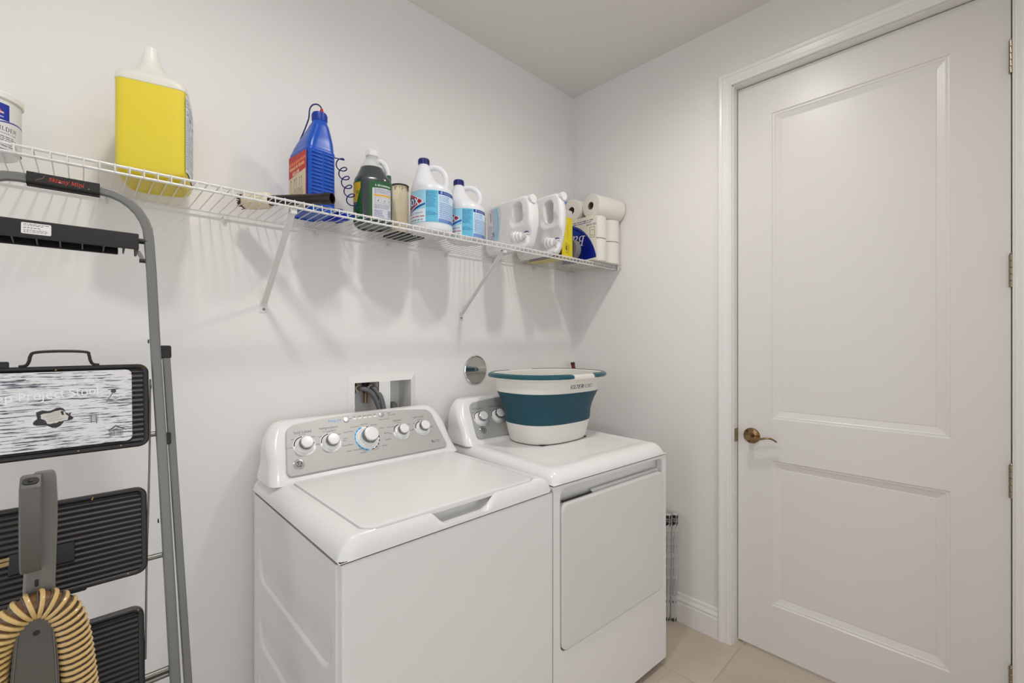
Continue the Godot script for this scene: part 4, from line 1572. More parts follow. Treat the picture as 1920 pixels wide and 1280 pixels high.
		if kind == 0:
			part(hose, "hose_ridge", tube(hx, 0.0031, 6).done(60), mat("hose_tan", Color(0.84, 0.71, 0.47), 0.2))
		else:
			part(hose, "hose_thread", tube(hx, 0.0015, 4).done(60), mat("hose_thread", Color(0.33, 0.29, 0.25), 0.3))


# ---------------------------------------------------------------- washer outlet box, hoses, wall disc
func build_outlet_box() -> void:
	var wp: Material = mats["white_plastic"]
	var t := thing("washer_outlet_box", "white recessed outlet box in the wall behind the washing machine", "outlet box", Vector3(-1.2, 1.09, 0.0))
	# frame with two openings: sloping bars
	var fr := MB.new()
	var yt := 0.107
	var yb := -0.128
	var add_bar := func(a: Vector2, b: Vector2, c: Vector2, d: Vector2) -> void:
		# a-b outer edge (thin), c-d inner edge (proud)
		fr.quad(Vector3(a.x, a.y, 0.0015), Vector3(b.x, b.y, 0.0015), Vector3(c.x, c.y, 0.009), Vector3(d.x, d.y, 0.009))
	var xs := [-0.146, -0.121, -0.023, 0.026, 0.120, 0.144]
	var it := 0.083
	var ib := -0.103
	# outside bars
	add_bar.call(Vector2(xs[5], yt), Vector2(xs[0], yt), Vector2(xs[1], it), Vector2(xs[4], it))
	add_bar.call(Vector2(xs[0], yb), Vector2(xs[5], yb), Vector2(xs[4], ib), Vector2(xs[1], ib))
	add_bar.call(Vector2(xs[0], yt), Vector2(xs[0], yb), Vector2(xs[1], ib), Vector2(xs[1], it))
	add_bar.call(Vector2(xs[5], yb), Vector2(xs[5], yt), Vector2(xs[4], it), Vector2(xs[4], ib))
	var rim := MB.new()
	# middle post
	rim.add(box(Vector3(0.049, it - ib, 0.009), 0.001).moved(Vector3(0.0015, (it + ib) / 2, 0.0055)))
	# inner lips
	for q in [[-0.121, -0.023], [0.026, 0.120]]:
		fr.quad(Vector3(q[0], it, 0.009), Vector3(q[1], it, 0.009), Vector3(q[1], it, -0.09), Vector3(q[0], it, -0.09))
		fr.quad(Vector3(q[0], ib, -0.09), Vector3(q[1], ib, -0.09), Vector3(q[1], ib, 0.009), Vector3(q[0], ib, 0.009))
		fr.quad(Vector3(q[0], ib, -0.09), Vector3(q[0], ib, 0.009), Vector3(q[0], it, 0.009), Vector3(q[0], it, -0.09))
		fr.quad(Vector3(q[1], ib, 0.009), Vector3(q[1], ib, -0.09), Vector3(q[1], it, -0.09), Vector3(q[1], it, 0.009))
		fr.quad(Vector3(q[0], ib, -0.088), Vector3(q[1], ib, -0.088), Vector3(q[1], it, -0.088), Vector3(q[0], it, -0.088))
	fr.quad(Vector3(xs[0], yb, 0), Vector3(xs[0], yb, 0.0015), Vector3(xs[0], yt, 0.0015), Vector3(xs[0], yt, 0))
	fr.quad(Vector3(xs[5], yb, 0.0015), Vector3(xs[5], yb, 0), Vector3(xs[5], yt, 0), Vector3(xs[5], yt, 0.0015))
	fr.quad(Vector3(xs[0], yt, 0.0015), Vector3(xs[5], yt, 0.0015), Vector3(xs[5], yt, 0), Vector3(xs[0], yt, 0))
	part(t, "box_frame", fr.done(20), wp)
	part(t, "middle_post", rim.done(20), wp)
	var cop := mat("copper_pipe", Color(0.60, 0.50, 0.40), 0.4, 0.6)
	for q in [[-0.094, 0.060], [-0.042, 0.062]]:
		var v := Node3D.new()
		v.name = "valve"
		v.position = Vector3(q[0] - 0.006, q[1] - 0.004, -0.056)
		t.add_child(v, true)
		part(v, "valve_body", lathe([Vector2(0.009, -0.02), Vector2(0.012, -0.014), Vector2(0.012, 0.012), Vector2(0.014, 0.016), Vector2(0.014, 0.024), Vector2(0.0, 0.025)], 16).done(), mats["gap"])
		part(v, "valve_handle", box(Vector3(0.030, 0.008, 0.012), 0.003).done(), mats["black_plastic"], at3(0.012, 0.028, 0.004))
		part(v, "stub_pipe", rod(Vector3(0, -0.062, 0), Vector3(0, -0.018, 0), 0.0085, 14).done(), cop)
	var hose_m := mat("rubber_hose", Color(0.40, 0.40, 0.41), 0.42)
	var k := 0
	for q in [[Vector3(-1.293, 1.149, -0.028), "grey rubber supply hose from the left valve of the outlet box"], [Vector3(-1.241, 1.148, -0.028), "grey rubber supply hose from the right valve of the outlet box"]]:
		var h := thing("supply_hose", q[1], "hose", q[0], 0.0, "washer supply hoses")
		var o: Vector3 = q[0]
		var pts := [Vector3(0, 0, 0.004), Vector3(0.006, -0.001, 0.016), Vector3(0.024, -0.005, 0.024), Vector3(-1.244, 1.124, 0.000) - o, Vector3(-1.224, 1.080, 0.004) - o, Vector3(-1.212, 1.02, 0.016) - o, Vector3(-1.205, 0.94, 0.020) - o, Vector3(-1.2, 0.80, 0.022) - o]
		if k == 1:
			pts = [Vector3(0, 0, 0.004), Vector3(0.006, -0.002, 0.016), Vector3(0.014, -0.012, 0.024), Vector3(-1.216, 1.112, 0.010) - o, Vector3(-1.207, 1.070, 0.016) - o, Vector3(-1.199, 1.02, 0.024) - o, Vector3(-1.186, 0.94, 0.022) - o, Vector3(-1.175, 0.80, 0.022) - o]
		part(h, "hose", tube(smooth(pts, 6), 0.0095, 12).done(45), hose_m)
		part(h, "coupling", lathe([Vector2(0.013, 0), Vector2(0.0145, 0.001), Vector2(0.0145, 0.010), Vector2(0.012, 0.013), Vector2(0.009, 0.013)], 12).turned(Transform3D(Basis(Vector3.RIGHT, PI / 2), Vector3(0, 0, -0.004))).done(20), mat("brass_coupling", Color(0.75, 0.72, 0.62), 0.25, 0.9))
		k += 1
	var d := thing("drain_hose", "dark grey drain hose hooked into the right half of the outlet box", "hose", Vector3(-1.150, 1.00, -0.04))
	part(d, "hose", tube(smooth([Vector3(0.012, -0.012, -0.005), Vector3(0.010, 0.030, -0.004), Vector3(0.004, 0.058, 0.004), Vector3(0.0, 0.070, 0.022), Vector3(-0.004, 0.060, 0.042), Vector3(-0.006, 0.02, 0.058), Vector3(-0.006, -0.20, 0.062)], 6), 0.0165, 16).done(45), mat("drain_grey", Color(0.36, 0.36, 0.355), 0.45))


func build_basket() -> void:
	var t := thing("laundry_basket", "white and dark teal collapsible laundry basket standing on the dryer", "basket", Vector3(-0.590, 0.9105, 0.330), deg_to_rad(-1.5))
	var cream := mat("basket_white", Color(0.91, 0.895, 0.865), 0.4)
	var teal := mat("basket_teal", Color(0.033, 0.27, 0.335), 0.5)
	var teal_h := mat("basket_handle_teal", Color(0.05, 0.33, 0.38), 0.3)
	var R := func(y: float, hx: float, hz: float, e := 2.6) -> PackedVector3Array: return ring_sup(0, y, 0, hx, hz, e, 72)
	# base tub
	part(t, "base", loft([R.call(0.006, 0.150, 0.100), R.call(0.002, 0.162, 0.112), R.call(0.004, 0.172, 0.121), R.call(0.014, 0.178, 0.127), R.call(0.050, 0.187, 0.135), R.call(0.085, 0.194, 0.142), R.call(0.087, 0.192, 0.140), R.call(0.085, 0.188, 0.136), R.call(0.014, 0.172, 0.121)]).done(35), cream)
	for s in [-1, 1]:
		for q in [-1, 1]:
			part(t, "foot", box(Vector3(0.04, 0.004, 0.02), 0.0015).done(), mats["gap"], at3(s * 0.12, 0.0022, q * 0.09))
	# folding middle of soft rubber: slightly waisted
	var mid := []
	var rows := [[0.082, 0.193, 0.141], [0.086, 0.1955, 0.1435], [0.096, 0.197, 0.145], [0.125, 0.1985, 0.1465], [0.150, 0.204, 0.152], [0.175, 0.213, 0.161], [0.195, 0.2225, 0.1705], [0.208, 0.2275, 0.1755], [0.216, 0.2285, 0.1765]]
	for q in rows:
		mid.append(R.call(q[0], q[1], q[2]))
	rows.reverse()
	for q in rows:
		mid.append(R.call(q[0], q[1] - 0.004, q[2] - 0.004))
	mid.append(mid[0])
	part(t, "folding_band", loft(mid, false, false).done(35), teal)
	# upper band and rim
	var up := []
	for q in [[0.211, 0.2275, 0.1755], [0.213, 0.2315, 0.1795], [0.238, 0.2330, 0.1810], [0.260, 0.2350, 0.1830], [0.263, 0.240, 0.188], [0.265, 0.255, 0.203], [0.270, 0.2595, 0.2075], [0.277, 0.260, 0.208], [0.284, 0.2575, 0.2055], [0.2875, 0.250, 0.198], [0.2875, 0.241, 0.189], [0.284, 0.236, 0.184], [0.260, 0.230, 0.178], [0.213, 0.2255, 0.1735]]:
		up.append(R.call(q[0], q[1], q[2]))
	up.append(up[0])
	part(t, "upper_band", loft(up, false, false).done(35), cream)
	part(t, "floor_panel", loft([R.call(0.0135, 0.172, 0.121), R.call(0.016, 0.172, 0.121)]).done(30), cream)
	# teal grips wrapped round the rim at the two ends
	for s in [0, 1]:
		var a0 := (PI / 2 + 0.18) if s == 0 else (-PI / 2 + 0.25)
		var a1 := (PI * 1.5 - 0.10) if s == 0 else (PI / 2 - 0.15)
		var rg := []
		for q in [[0.2715, 0.2608, 0.2088], [0.278, 0.2632, 0.2112], [0.285, 0.2610, 0.2090], [0.2893, 0.2540, 0.2020], [0.2898, 0.2465, 0.1945], [0.2875, 0.2430, 0.1910]]:
			var r := PackedVector3Array()
			var n := 44
			for i in n + 1:
				var a := lerpf(a0, a1, float(i) / n)
				var c := cos(a)
				var sn := sin(a)
				var ee := 1.0 if i > 0 and i < n else 0.8
				var yy: float = lerpf(0.279, q[0], ee)
				r.append(Vector3(q[1] * signf(c) * pow(absf(c), 2 / 2.6), yy, q[2] * signf(sn) * pow(absf(sn), 2 / 2.6)))
			rg.append(r)
		var g := loft(rg, false, false, false, false)
		# faces must look outwards
		if (g.p[1] - g.p[0]).cross(g.p[2] - g.p[0]).dot(g.p[0] - Vector3(0, g.p[0].y, 0)) < 0:
			g.flip()
		part(t, "rim_grip", g.done(40), teal_h)
	# lettering on the front of the upper band
	var p := Print.new(768, 128, Color(0.91, 0.895, 0.865))
	var w1 := write(p, "KOLTER", Vector2(40, 66), 74, Color(0.06, 0.10, 0.28), true, 0, 320, false, "Droid Sans", true)
	write(p, "HOMES", Vector2(46 + w1, 66), 70, Color(0.20, 0.24, 0.36), false, 0, 318)
	p.dot(Vector2(716, 38), 6, Color(0.2, 0.24, 0.36))
	var lm := MB.new()
	var n := 20
	var pr := []
	for i in n + 1:
		var row := []
		for j in 4:
			var f := float(j) / 3
			var y := lerpf(0.2235, 0.2515, f)
			var g := (y - 0.213) / 0.047
			var hx := lerpf(0.2315, 0.2350, g) + 0.0005
			var hz := lerpf(0.1795, 0.1830, g) + 0.0005
			var a := lerpf(PI / 2 + 0.20, PI / 2 - 0.30, float(i) / n)
			row.append(Vector3(hx * signf(cos(a)) * pow(absf(cos(a)), 2 / 2.6), y, hz * pow(sin(a), 2 / 2.6)))
		pr.append(row)
	for i in n:
		for j in 3:
			lm.quad(pr[i][j], pr[i + 1][j], pr[i + 1][j + 1], pr[i][j + 1], Vector2(float(i) / n, 1 - j / 3.0), Vector2(float(i + 1) / n, 1 - j / 3.0), Vector2(float(i + 1) / n, 1 - (j + 1) / 3.0), Vector2(float(i) / n, 1 - (j + 1) / 3.0))
	part(t, "lettering", lm.done(60), printed("basket_lettering", p, 0.4))


# ---------------------------------------------------------------- things on the shelf
func build_shelf_items() -> void:
	var rng := RandomNumberGenerator.new()
	rng.seed = 77
	_paint_tub(rng)
	_yellow_jug(rng)
	_paint_roller()
	_blue_bottle(rng)
	_green_jug(rng)
	_filter()
	_bleach(rng)
	_detergents(rng)
	_yellow_box(rng)
	_paper(rng)


func _paint_tub(rng: RandomNumberGenerator) -> void:
	var t := thing("filler_tub", "small white tub with a blue emblem at the left end of the shelf", "tub", Vector3(-2.222, SHELF_Y, 0.175))
	var wp: Material = mats["white_plastic"]
	part(t, "tub_body", lathe([Vector2(0.053, 0.002), Vector2(0.056, 0.0), Vector2(0.0575, 0.003), Vector2(0.061, 0.112), Vector2(0.061, 0.116), Vector2(0.05, 0.116)], 48).done(30), wp)
	part(t, "lid", lathe([Vector2(0.0635, 0.110), Vector2(0.065, 0.112), Vector2(0.065, 0.122), Vector2(0.062, 0.126), Vector2(0.055, 0.1255), Vector2(0.053, 0.1235), Vector2(0, 0.1235)], 48).done(30), wp)
	var p := Print.new(768, 512, Color(0.88, 0.885, 0.89))
	var blue := Color(0.08, 0.16, 0.62)
	p.rect(250, 30, 192, 178, blue)
	p.poly([Vector2(290, 132), Vector2(338, 60), Vector2(388, 132)], Color(0.85, 0.32, 0.22))
	p.dot(Vector2(338, 62), 20, Color(0.92, 0.70, 0.66))
	p.rect(284, 120, 110, 20, Color(0.92, 0.75, 0.7))
	small_print(p, Rect2(262, 160, 150, 30), 1, Color(0.85, 0.87, 0.95), rng)
	for i in 40:
		var x0 := 768.0 * i / 40
		p.line(Vector2(x0, 236 + 30 * sin(x0 * 0.008 + 0.4)), Vector2(x0 + 21, 236 + 30 * sin((x0 + 21) * 0.008 + 0.4)), 13, blue)
	write(p, "REBUILDER", Vector2(206, 296), 46, Color(0.16, 0.17, 0.24), false, 0, 310)
	write(p, "Wood Touch-Up", Vector2(230, 344), 26, Color(0.3, 0.3, 0.36), false, 0, 280)
	small_print(p, Rect2(250, 372, 260, 120), 6, Color(0.32, 0.32, 0.38), rng)
	part(t, "label", wrap_label(Vector3.ZERO, 0.0598, 0.0598, 2, 0.006, 0.106, 0.92, 2.6, 40, 0.0012).done(60), printed("tub_label", p))


func _yellow_jug(rng: RandomNumberGenerator) -> void:
	var t := thing("yellow_liquid_jug", "large clear jug of bright yellow liquid without a cap on the shelf", "jug", Vector3(-1.9235, SHELF_Y, 0.152), deg_to_rad(-13))
	var shell := mat("milky_plastic", Color(0.95, 0.95, 0.92, 0.55), 0.34)
	shell.transparency = BaseMaterial3D.TRANSPARENCY_ALPHA
	var clear := mat("milky_plastic_thin", Color(0.95, 0.95, 0.90, 0.05), 0.3)
	clear.transparency = BaseMaterial3D.TRANSPARENCY_ALPHA
	var hx := 0.0725
	var hz := 0.0855
	var low := [[0.004, 0, 0, hx - 0.018, hz - 0.02, 4], [0.0, 0, 0, hx - 0.013, hz - 0.014, 4], [0.004, 0, 0, hx - 0.006, hz - 0.007, 5], [0.018, 0, 0, hx - 0.001, hz - 0.001, 8], [0.03, 0, 0, hx, hz, 9], [0.20, 0, 0, hx, hz, 9], [0.234, 0, 0, hx, hz, 9]]
	var high := [[0.234, 0, 0, hx, hz, 9], [0.246, 0, 0, hx - 0.001, hz - 0.001, 8.0], [0.256, -0.001, 0.001, hx - 0.005, hz - 0.006, 5.5], [0.265, -0.003, 0.004, 0.058, 0.066, 3.8], [0.277, -0.006, 0.008, 0.044, 0.049, 2.9], [0.292, -0.008, 0.012, 0.032, 0.035, 2.2], [0.309, -0.009, 0.014, 0.0235, 0.0235, 2.0], [0.326, -0.009, 0.015, 0.0180, 0.0180, 2.0], [0.350, -0.009, 0.016, 0.0145, 0.0145, 2.0]]
	part(t, "jug_wall", bottle(low, 72, 3, true, false).done(40), clear)
	part(t, "jug_shoulder", bottle(high, 72, 4, false, false).done(40), shell)
	var liq := []
	for q in low:
		if q[0] < 0.232:
			liq.append([q[0] + (0.0016 if q[0] < 0.003 else 0.001), q[1], q[2], q[3] - 0.0014, q[4] - 0.0014, q[5]])
	liq.append([0.233, 0, 0, hx - 0.0014, hz - 0.0014, 9])
	var ym := mat("yellow_liquid", Color(0.885, 0.80, 0.0), 0.4)
	part(t, "yellow_liquid", bottle(liq, 72, 3).done(40), ym)
	var p := Print.new(320, 512, Color(0.86, 0.875, 0.89))
	small_print(p, Rect2(20, 20, 280, 60), 3, Color(0.25, 0.33, 0.55), rng)
	write(p, "CAUTION", Vector2(30, 112), 34, Color(0.12, 0.2, 0.5), true)
	small_print(p, Rect2(20, 140, 280, 350), 22, Color(0.38, 0.43, 0.58), rng)
	part(t, "side_label", wrap_label(Vector3.ZERO, hx, hz, 9, 0.03, 0.225, 0.0, 1.42, 30, 0.0012).done(60), printed("yellow_jug_label", p), Transform3D.IDENTITY, "white printed side label")


func _paint_roller() -> void:
	var a := Vector3(-1.532, SHELF_Y + 0.0205, 0.322)
	var b := Vector3(-1.700, SHELF_Y + 0.0260, 0.098)
	var t := thing("roller_tube", "dark brown plastic tube with a dirty beige woolly roller head", "paint roller", a)
	var d := b - a
	var dir := d.normalized()
	var br := mat("brown_tube", Color(0.105, 0.062, 0.042), 0.35)
	var bas := Basis(Quaternion(Vector3.UP, dir))
	var xf := Transform3D(bas, Vector3.ZERO)
	part(t, "tube", lathe([Vector2(0.0145, 0.0), Vector2(0.0165, 0.0), Vector2(0.0168, 0.002), Vector2(0.0168, 0.03), Vector2(0.0155, 0.032), Vector2(0.0155, 0.205), Vector2(0.0135, 0.205), Vector2(0.0135, 0.002), Vector2(0.0145, 0.0)], 32, false, false).done(30), br, xf)
	part(t, "tube_plug", lathe([Vector2(0.0135, 0.05), Vector2(0.0, 0.051)], 24, true, true).done(), mats["black_plastic"], xf)
	var wool := mat("dirty_wool", Color(0.96, 0.94, 0.88), 0.95)
	var nt := noise_tex(0.03, 256, 21, 4)
	var g := Gradient.new()
	g.set_color(0, Color(0.74, 0.66, 0.55))
	g.set_color(1, Color(1.0, 0.98, 0.94))
	g.add_point(0.35, Color(0.96, 0.93, 0.87))
	nt.color_ramp = g
	wool.albedo_texture = nt
	wool.uv1_scale = Vector3(3, 2, 1)
	wool.heightmap_enabled = true
	wool.heightmap_texture = noise_tex(0.12, 256, 22, 3)
	wool.heightmap_scale = 0.08
	var rr := RandomNumberGenerator.new()
	rr.seed = 4
	var rings := []
	for i in 22:
		var f := i / 21.0
		var y := 0.198 + 0.096 * f
		var r0 := 0.0245 * sqrt(maxf(0.02, 1.0 - pow(absf(f - 0.5) * 2.0, 8.0)))
		var r := ring_sup(0, y, 0, r0, r0, 2, 40)
		for k in r.size():
			var v := r[k]
			var m := 1.0 + rr.randf_range(-0.025, 0.025)
			r[k] = Vector3(v.x * m, v.y, v.z * m)
		rings.append(r)
	part(t, "roller_sleeve", loft(rings).done(60), wool, xf)
	# matted dark fringe at the far end
	var fr := MB.new()
	for i in 90:
		var an := rr.randf() * TAU
		var r1 := rr.randf_range(0.012, 0.021)
		var p0 := Vector3(cos(an) * r1, 0.289, sin(an) * r1)
		var up := 1.0 if sin(an) > -0.2 else 0.5
		var p1 := p0 + Vector3(cos(an) * rr.randf_range(0.0, 0.007) * up, rr.randf_range(0.004, 0.014), sin(an) * rr.randf_range(0.0, 0.007) * up)
		fr.add(rod(p0, p1, 0.0012, 5))
	var fm := part(t, "matted_fringe", fr.done(50), mat("matted_wool", Color(0.33, 0.25, 0.17), 0.95), xf)
	fm.set_meta("kind", "stuff")


func _blue_bottle(rng: RandomNumberGenerator) -> void:
	var blue := mat("blue_plastic", Color(0.02, 0.30, 0.70), 0.3)
	var t := thing("blue_spray_bottle", "tall blue ribbed bottle with a coiled hose and trigger sprayer", "bottle", Vector3(-1.5304, SHELF_Y, 0.1586), deg_to_rad(6.1))
	var hx := 0.0465
	var hz := 0.069
	var rows := [[0.004, 0, 0, hx - 0.008, hz - 0.008, 5], [0.0, 0, 0, hx - 0.005, hz - 0.005, 5], [0.005, 0, 0, hx, hz, 6], [0.05, 0, 0, hx, hz, 6.5], [0.180, 0, 0, hx, hz, 6.5], [0.192, 0, 0, hx + 0.001, hz + 0.001, 6.0], [0.200, 0.0, 0.001, hx - 0.001, hz - 0.002, 5.5], [0.228, 0.003, 0.010, 0.0415, 0.055, 4.5], [0.255, 0.006, 0.020, 0.034, 0.040, 3.6], [0.280, 0.008, 0.028, 0.0265, 0.028, 2.8], [0.293, 0.009, 0.030, 0.0215, 0.022, 2.2], [0.306, 0.009, 0.030, 0.0185, 0.0185, 2.0]]
	part(t, "bottle_body", bottle(rows, 64, 4).done(38), blue)
	# carry handle behind the neck
	part(t, "carry_handle", tube(smooth([Vector3(0.004, 0.276, 0.018), Vector3(0.002, 0.276, -0.010), Vector3(0, 0.262, -0.034), Vector3(0, 0.236, -0.050), Vector3(0, 0.200, -0.054)], 5), 0.0125, 12).done(45), blue)
	# grip ribs in two columns on the front face
	for s in [-1, 1]:
		for i in 15:
			var y := 0.022 + i * 0.0114
			part(t, "rib", sweep(PackedVector3Array([Vector3(s * 0.0190 - 0.0165, y, hz - 0.0002), Vector3(s * 0.0190 - 0.013, y, hz + 0.0012), Vector3(s * 0.0190 + 0.013, y, hz + 0.0012), Vector3(s * 0.0190 + 0.0165, y, hz - 0.0002)]), rrect(0.0021, 0.0016, 0.0012, 2), Vector3.UP).done(50), blue)
	var cap := mat("blue_cap", Color(0.02, 0.22, 0.60), 0.35)
	var cp := part(t, "cap", lathe([Vector2(0.0215, 0.290), Vector2(0.0225, 0.291), Vector2(0.0225, 0.313), Vector2(0.0210, 0.316), Vector2(0.008, 0.3165), Vector2(0.0, 0.3165)], 36).done(30), cap, at3(0.009, 0.006, 0.030))
	for i in 30:
		var a := TAU * i / 30
		part(cp, "cap_ridge", box(Vector3(0.0016, 0.018, 0.0016), 0.0005, 1).done(), cap, Transform3D(Basis(Vector3.UP, -a), Vector3(cos(a) * 0.0226, 0.302, sin(a) * 0.0226)))
	part(t, "red_tip", lathe([Vector2(0.0065, 0), Vector2(0.0065, 0.006), Vector2(0.0042, 0.014), Vector2(0.0035, 0.018), Vector2(0, 0.0182)], 16).done(), mat("red_tip", Color(0.70, 0.07, 0.09), 0.4), at3(0.014, 0.3220, 0.034))
	var dark := mat("hose_navy", Color(0.06, 0.12, 0.42), 0.4)
	part(t, "hose_loop", tube(smooth([Vector3(0.014, 0.336, 0.034), Vector3(0.010, 0.346, 0.033), Vector3(0.000, 0.350, 0.030), Vector3(-0.012, 0.344, 0.025), Vector3(-0.018, 0.330, 0.020), Vector3(-0.018, 0.305, 0.014), Vector3(-0.020, 0.285, 0.002), Vector3(-0.024, 0.262, -0.012), Vector3(-0.028, 0.240, -0.026), Vector3(-0.030, 0.210, -0.040)], 5), 0.0022, 8).done(), dark)
	# coiled hose down to the sprayer
	# points given in the room, brought into the bottle's axes
	var loc := t.transform.affine_inverse()
	var a0 := Vector3(-1.455, 1.922, 0.190)
	var a1 := Vector3(-1.410, 1.782, 0.190)
	var hp := [loc * Vector3(-1.486, 1.925, 0.186), loc * Vector3(-1.470, 1.926, 0.190)]
	for i in 120:
		var f := i / 119.0
		var an := f * TAU * 5.2 + 0.4
		hp.append(loc * (a0.lerp(a1, f) + Vector3(cos(an) * 0.0145, sin(an) * 0.0085, sin(an) * 0.012)))
	hp.append(loc * Vector3(-1.398, 1.772, 0.200))
	part(t, "coiled_hose", tube(PackedVector3Array(hp), 0.0019, 7).done(50), dark)
	# trigger sprayer lying on the wires
	var sb := mat("sprayer_blue", Color(0.04, 0.14, 0.66), 0.3)
	var sp := Node3D.new()
	sp.name = "trigger_sprayer"
	sp.position = Vector3(0.098, 0.0, 0.020)
	sp.rotation.y = deg_to_rad(35)
	t.add_child(sp)
	part(sp, "sprayer_body", loft([ring_sup(0, 0.012, -0.075, 0.010, 0.004, 3, 20), ring_sup(0, 0.014, -0.07, 0.012, 0.006, 3, 20)]).done(), sb)
	part(sp, "sprayer_head", box(Vector3(0.026, 0.028, 0.095), 0.008, 3).done(), sb, at3(0.0, 0.0165, -0.030))
	part(sp, "nozzle", lathe([Vector2(0.011, 0), Vector2(0.012, 0.003), Vector2(0.011, 0.014), Vector2(0.0, 0.014)], 16).turned(Transform3D(Basis(Vector3.RIGHT, PI / 2), Vector3.ZERO)).done(), cap, at3(0.0, 0.018, 0.017))
	part(sp, "trigger", sweep(smooth([Vector3(0.008, 0.010, -0.01), Vector3(0.022, 0.008, -0.02), Vector3(0.030, 0.007, -0.045)], 4), rrect(0.0035, 0.006, 0.002, 2), Vector3.UP).done(), sb)
	part(sp, "hose_nut", lathe([Vector2(0.012, 0), Vector2(0.012, 0.014), Vector2(0.008, 0.017), Vector2(0, 0.017)], 14).done(), cap, at3(-0.004, 0.024, -0.012))
	# label on the narrow left face
	var p := Print.new(400, 480, Color(0.83, 0.77, 0.66))
	p.poly([Vector2(0, 0), Vector2(400, 0), Vector2(400, 150), Vector2(0, 190)], Color(0.72, 0.13, 0.12))
	p.poly([Vector2(0, 60), Vector2(400, 40), Vector2(400, 64), Vector2(0, 88)], Color(0.86, 0.40, 0.20))
	p.rect(378, 0, 22, 480, Color(0.75, 0.16, 0.14))
	write(p, "Weed & Grass", Vector2(20, 112), 34, Color(0.93, 0.83, 0.55), true, -0.06, 330)
	write(p, "KILLER", Vector2(90, 158), 34, Color(0.95, 0.9, 0.8), true, -0.06)
	for i in 5:
		var x := 60.0 + i * 60
		p.line(Vector2(x, 290), Vector2(x + 12 * (i % 2 * 2 - 1), 216), 5, Color(0.25, 0.22, 0.16))
		p.dot(Vector2(x + 10 * (i % 2 * 2 - 1), 212), 9, Color(0.35, 0.33, 0.2))
	p.rect(40, 310, 60, 170, Color(0.87, 0.76, 0.22))
	small_print(p, Rect2(120, 290, 230, 180), 13, Color(0.42, 0.36, 0.30), rng)
	small_print(p, Rect2(46, 316, 48, 150), 9, Color(0.5, 0.42, 0.1), rng)
	var lm := MB.new()
	var x := -hx - 0.0006
	lm.quad(Vector3(x, 0.012, -0.060), Vector3(x, 0.012, 0.060), Vector3(x, 0.186, 0.060), Vector3(x, 0.186, -0.060), Vector2(0, 1), Vector2(1, 1), Vector2(1, 0), Vector2(0, 0))
	part(t, "label", lm.done(), printed("blue_bottle_label", p), Transform3D.IDENTITY, "red and cream printed label")


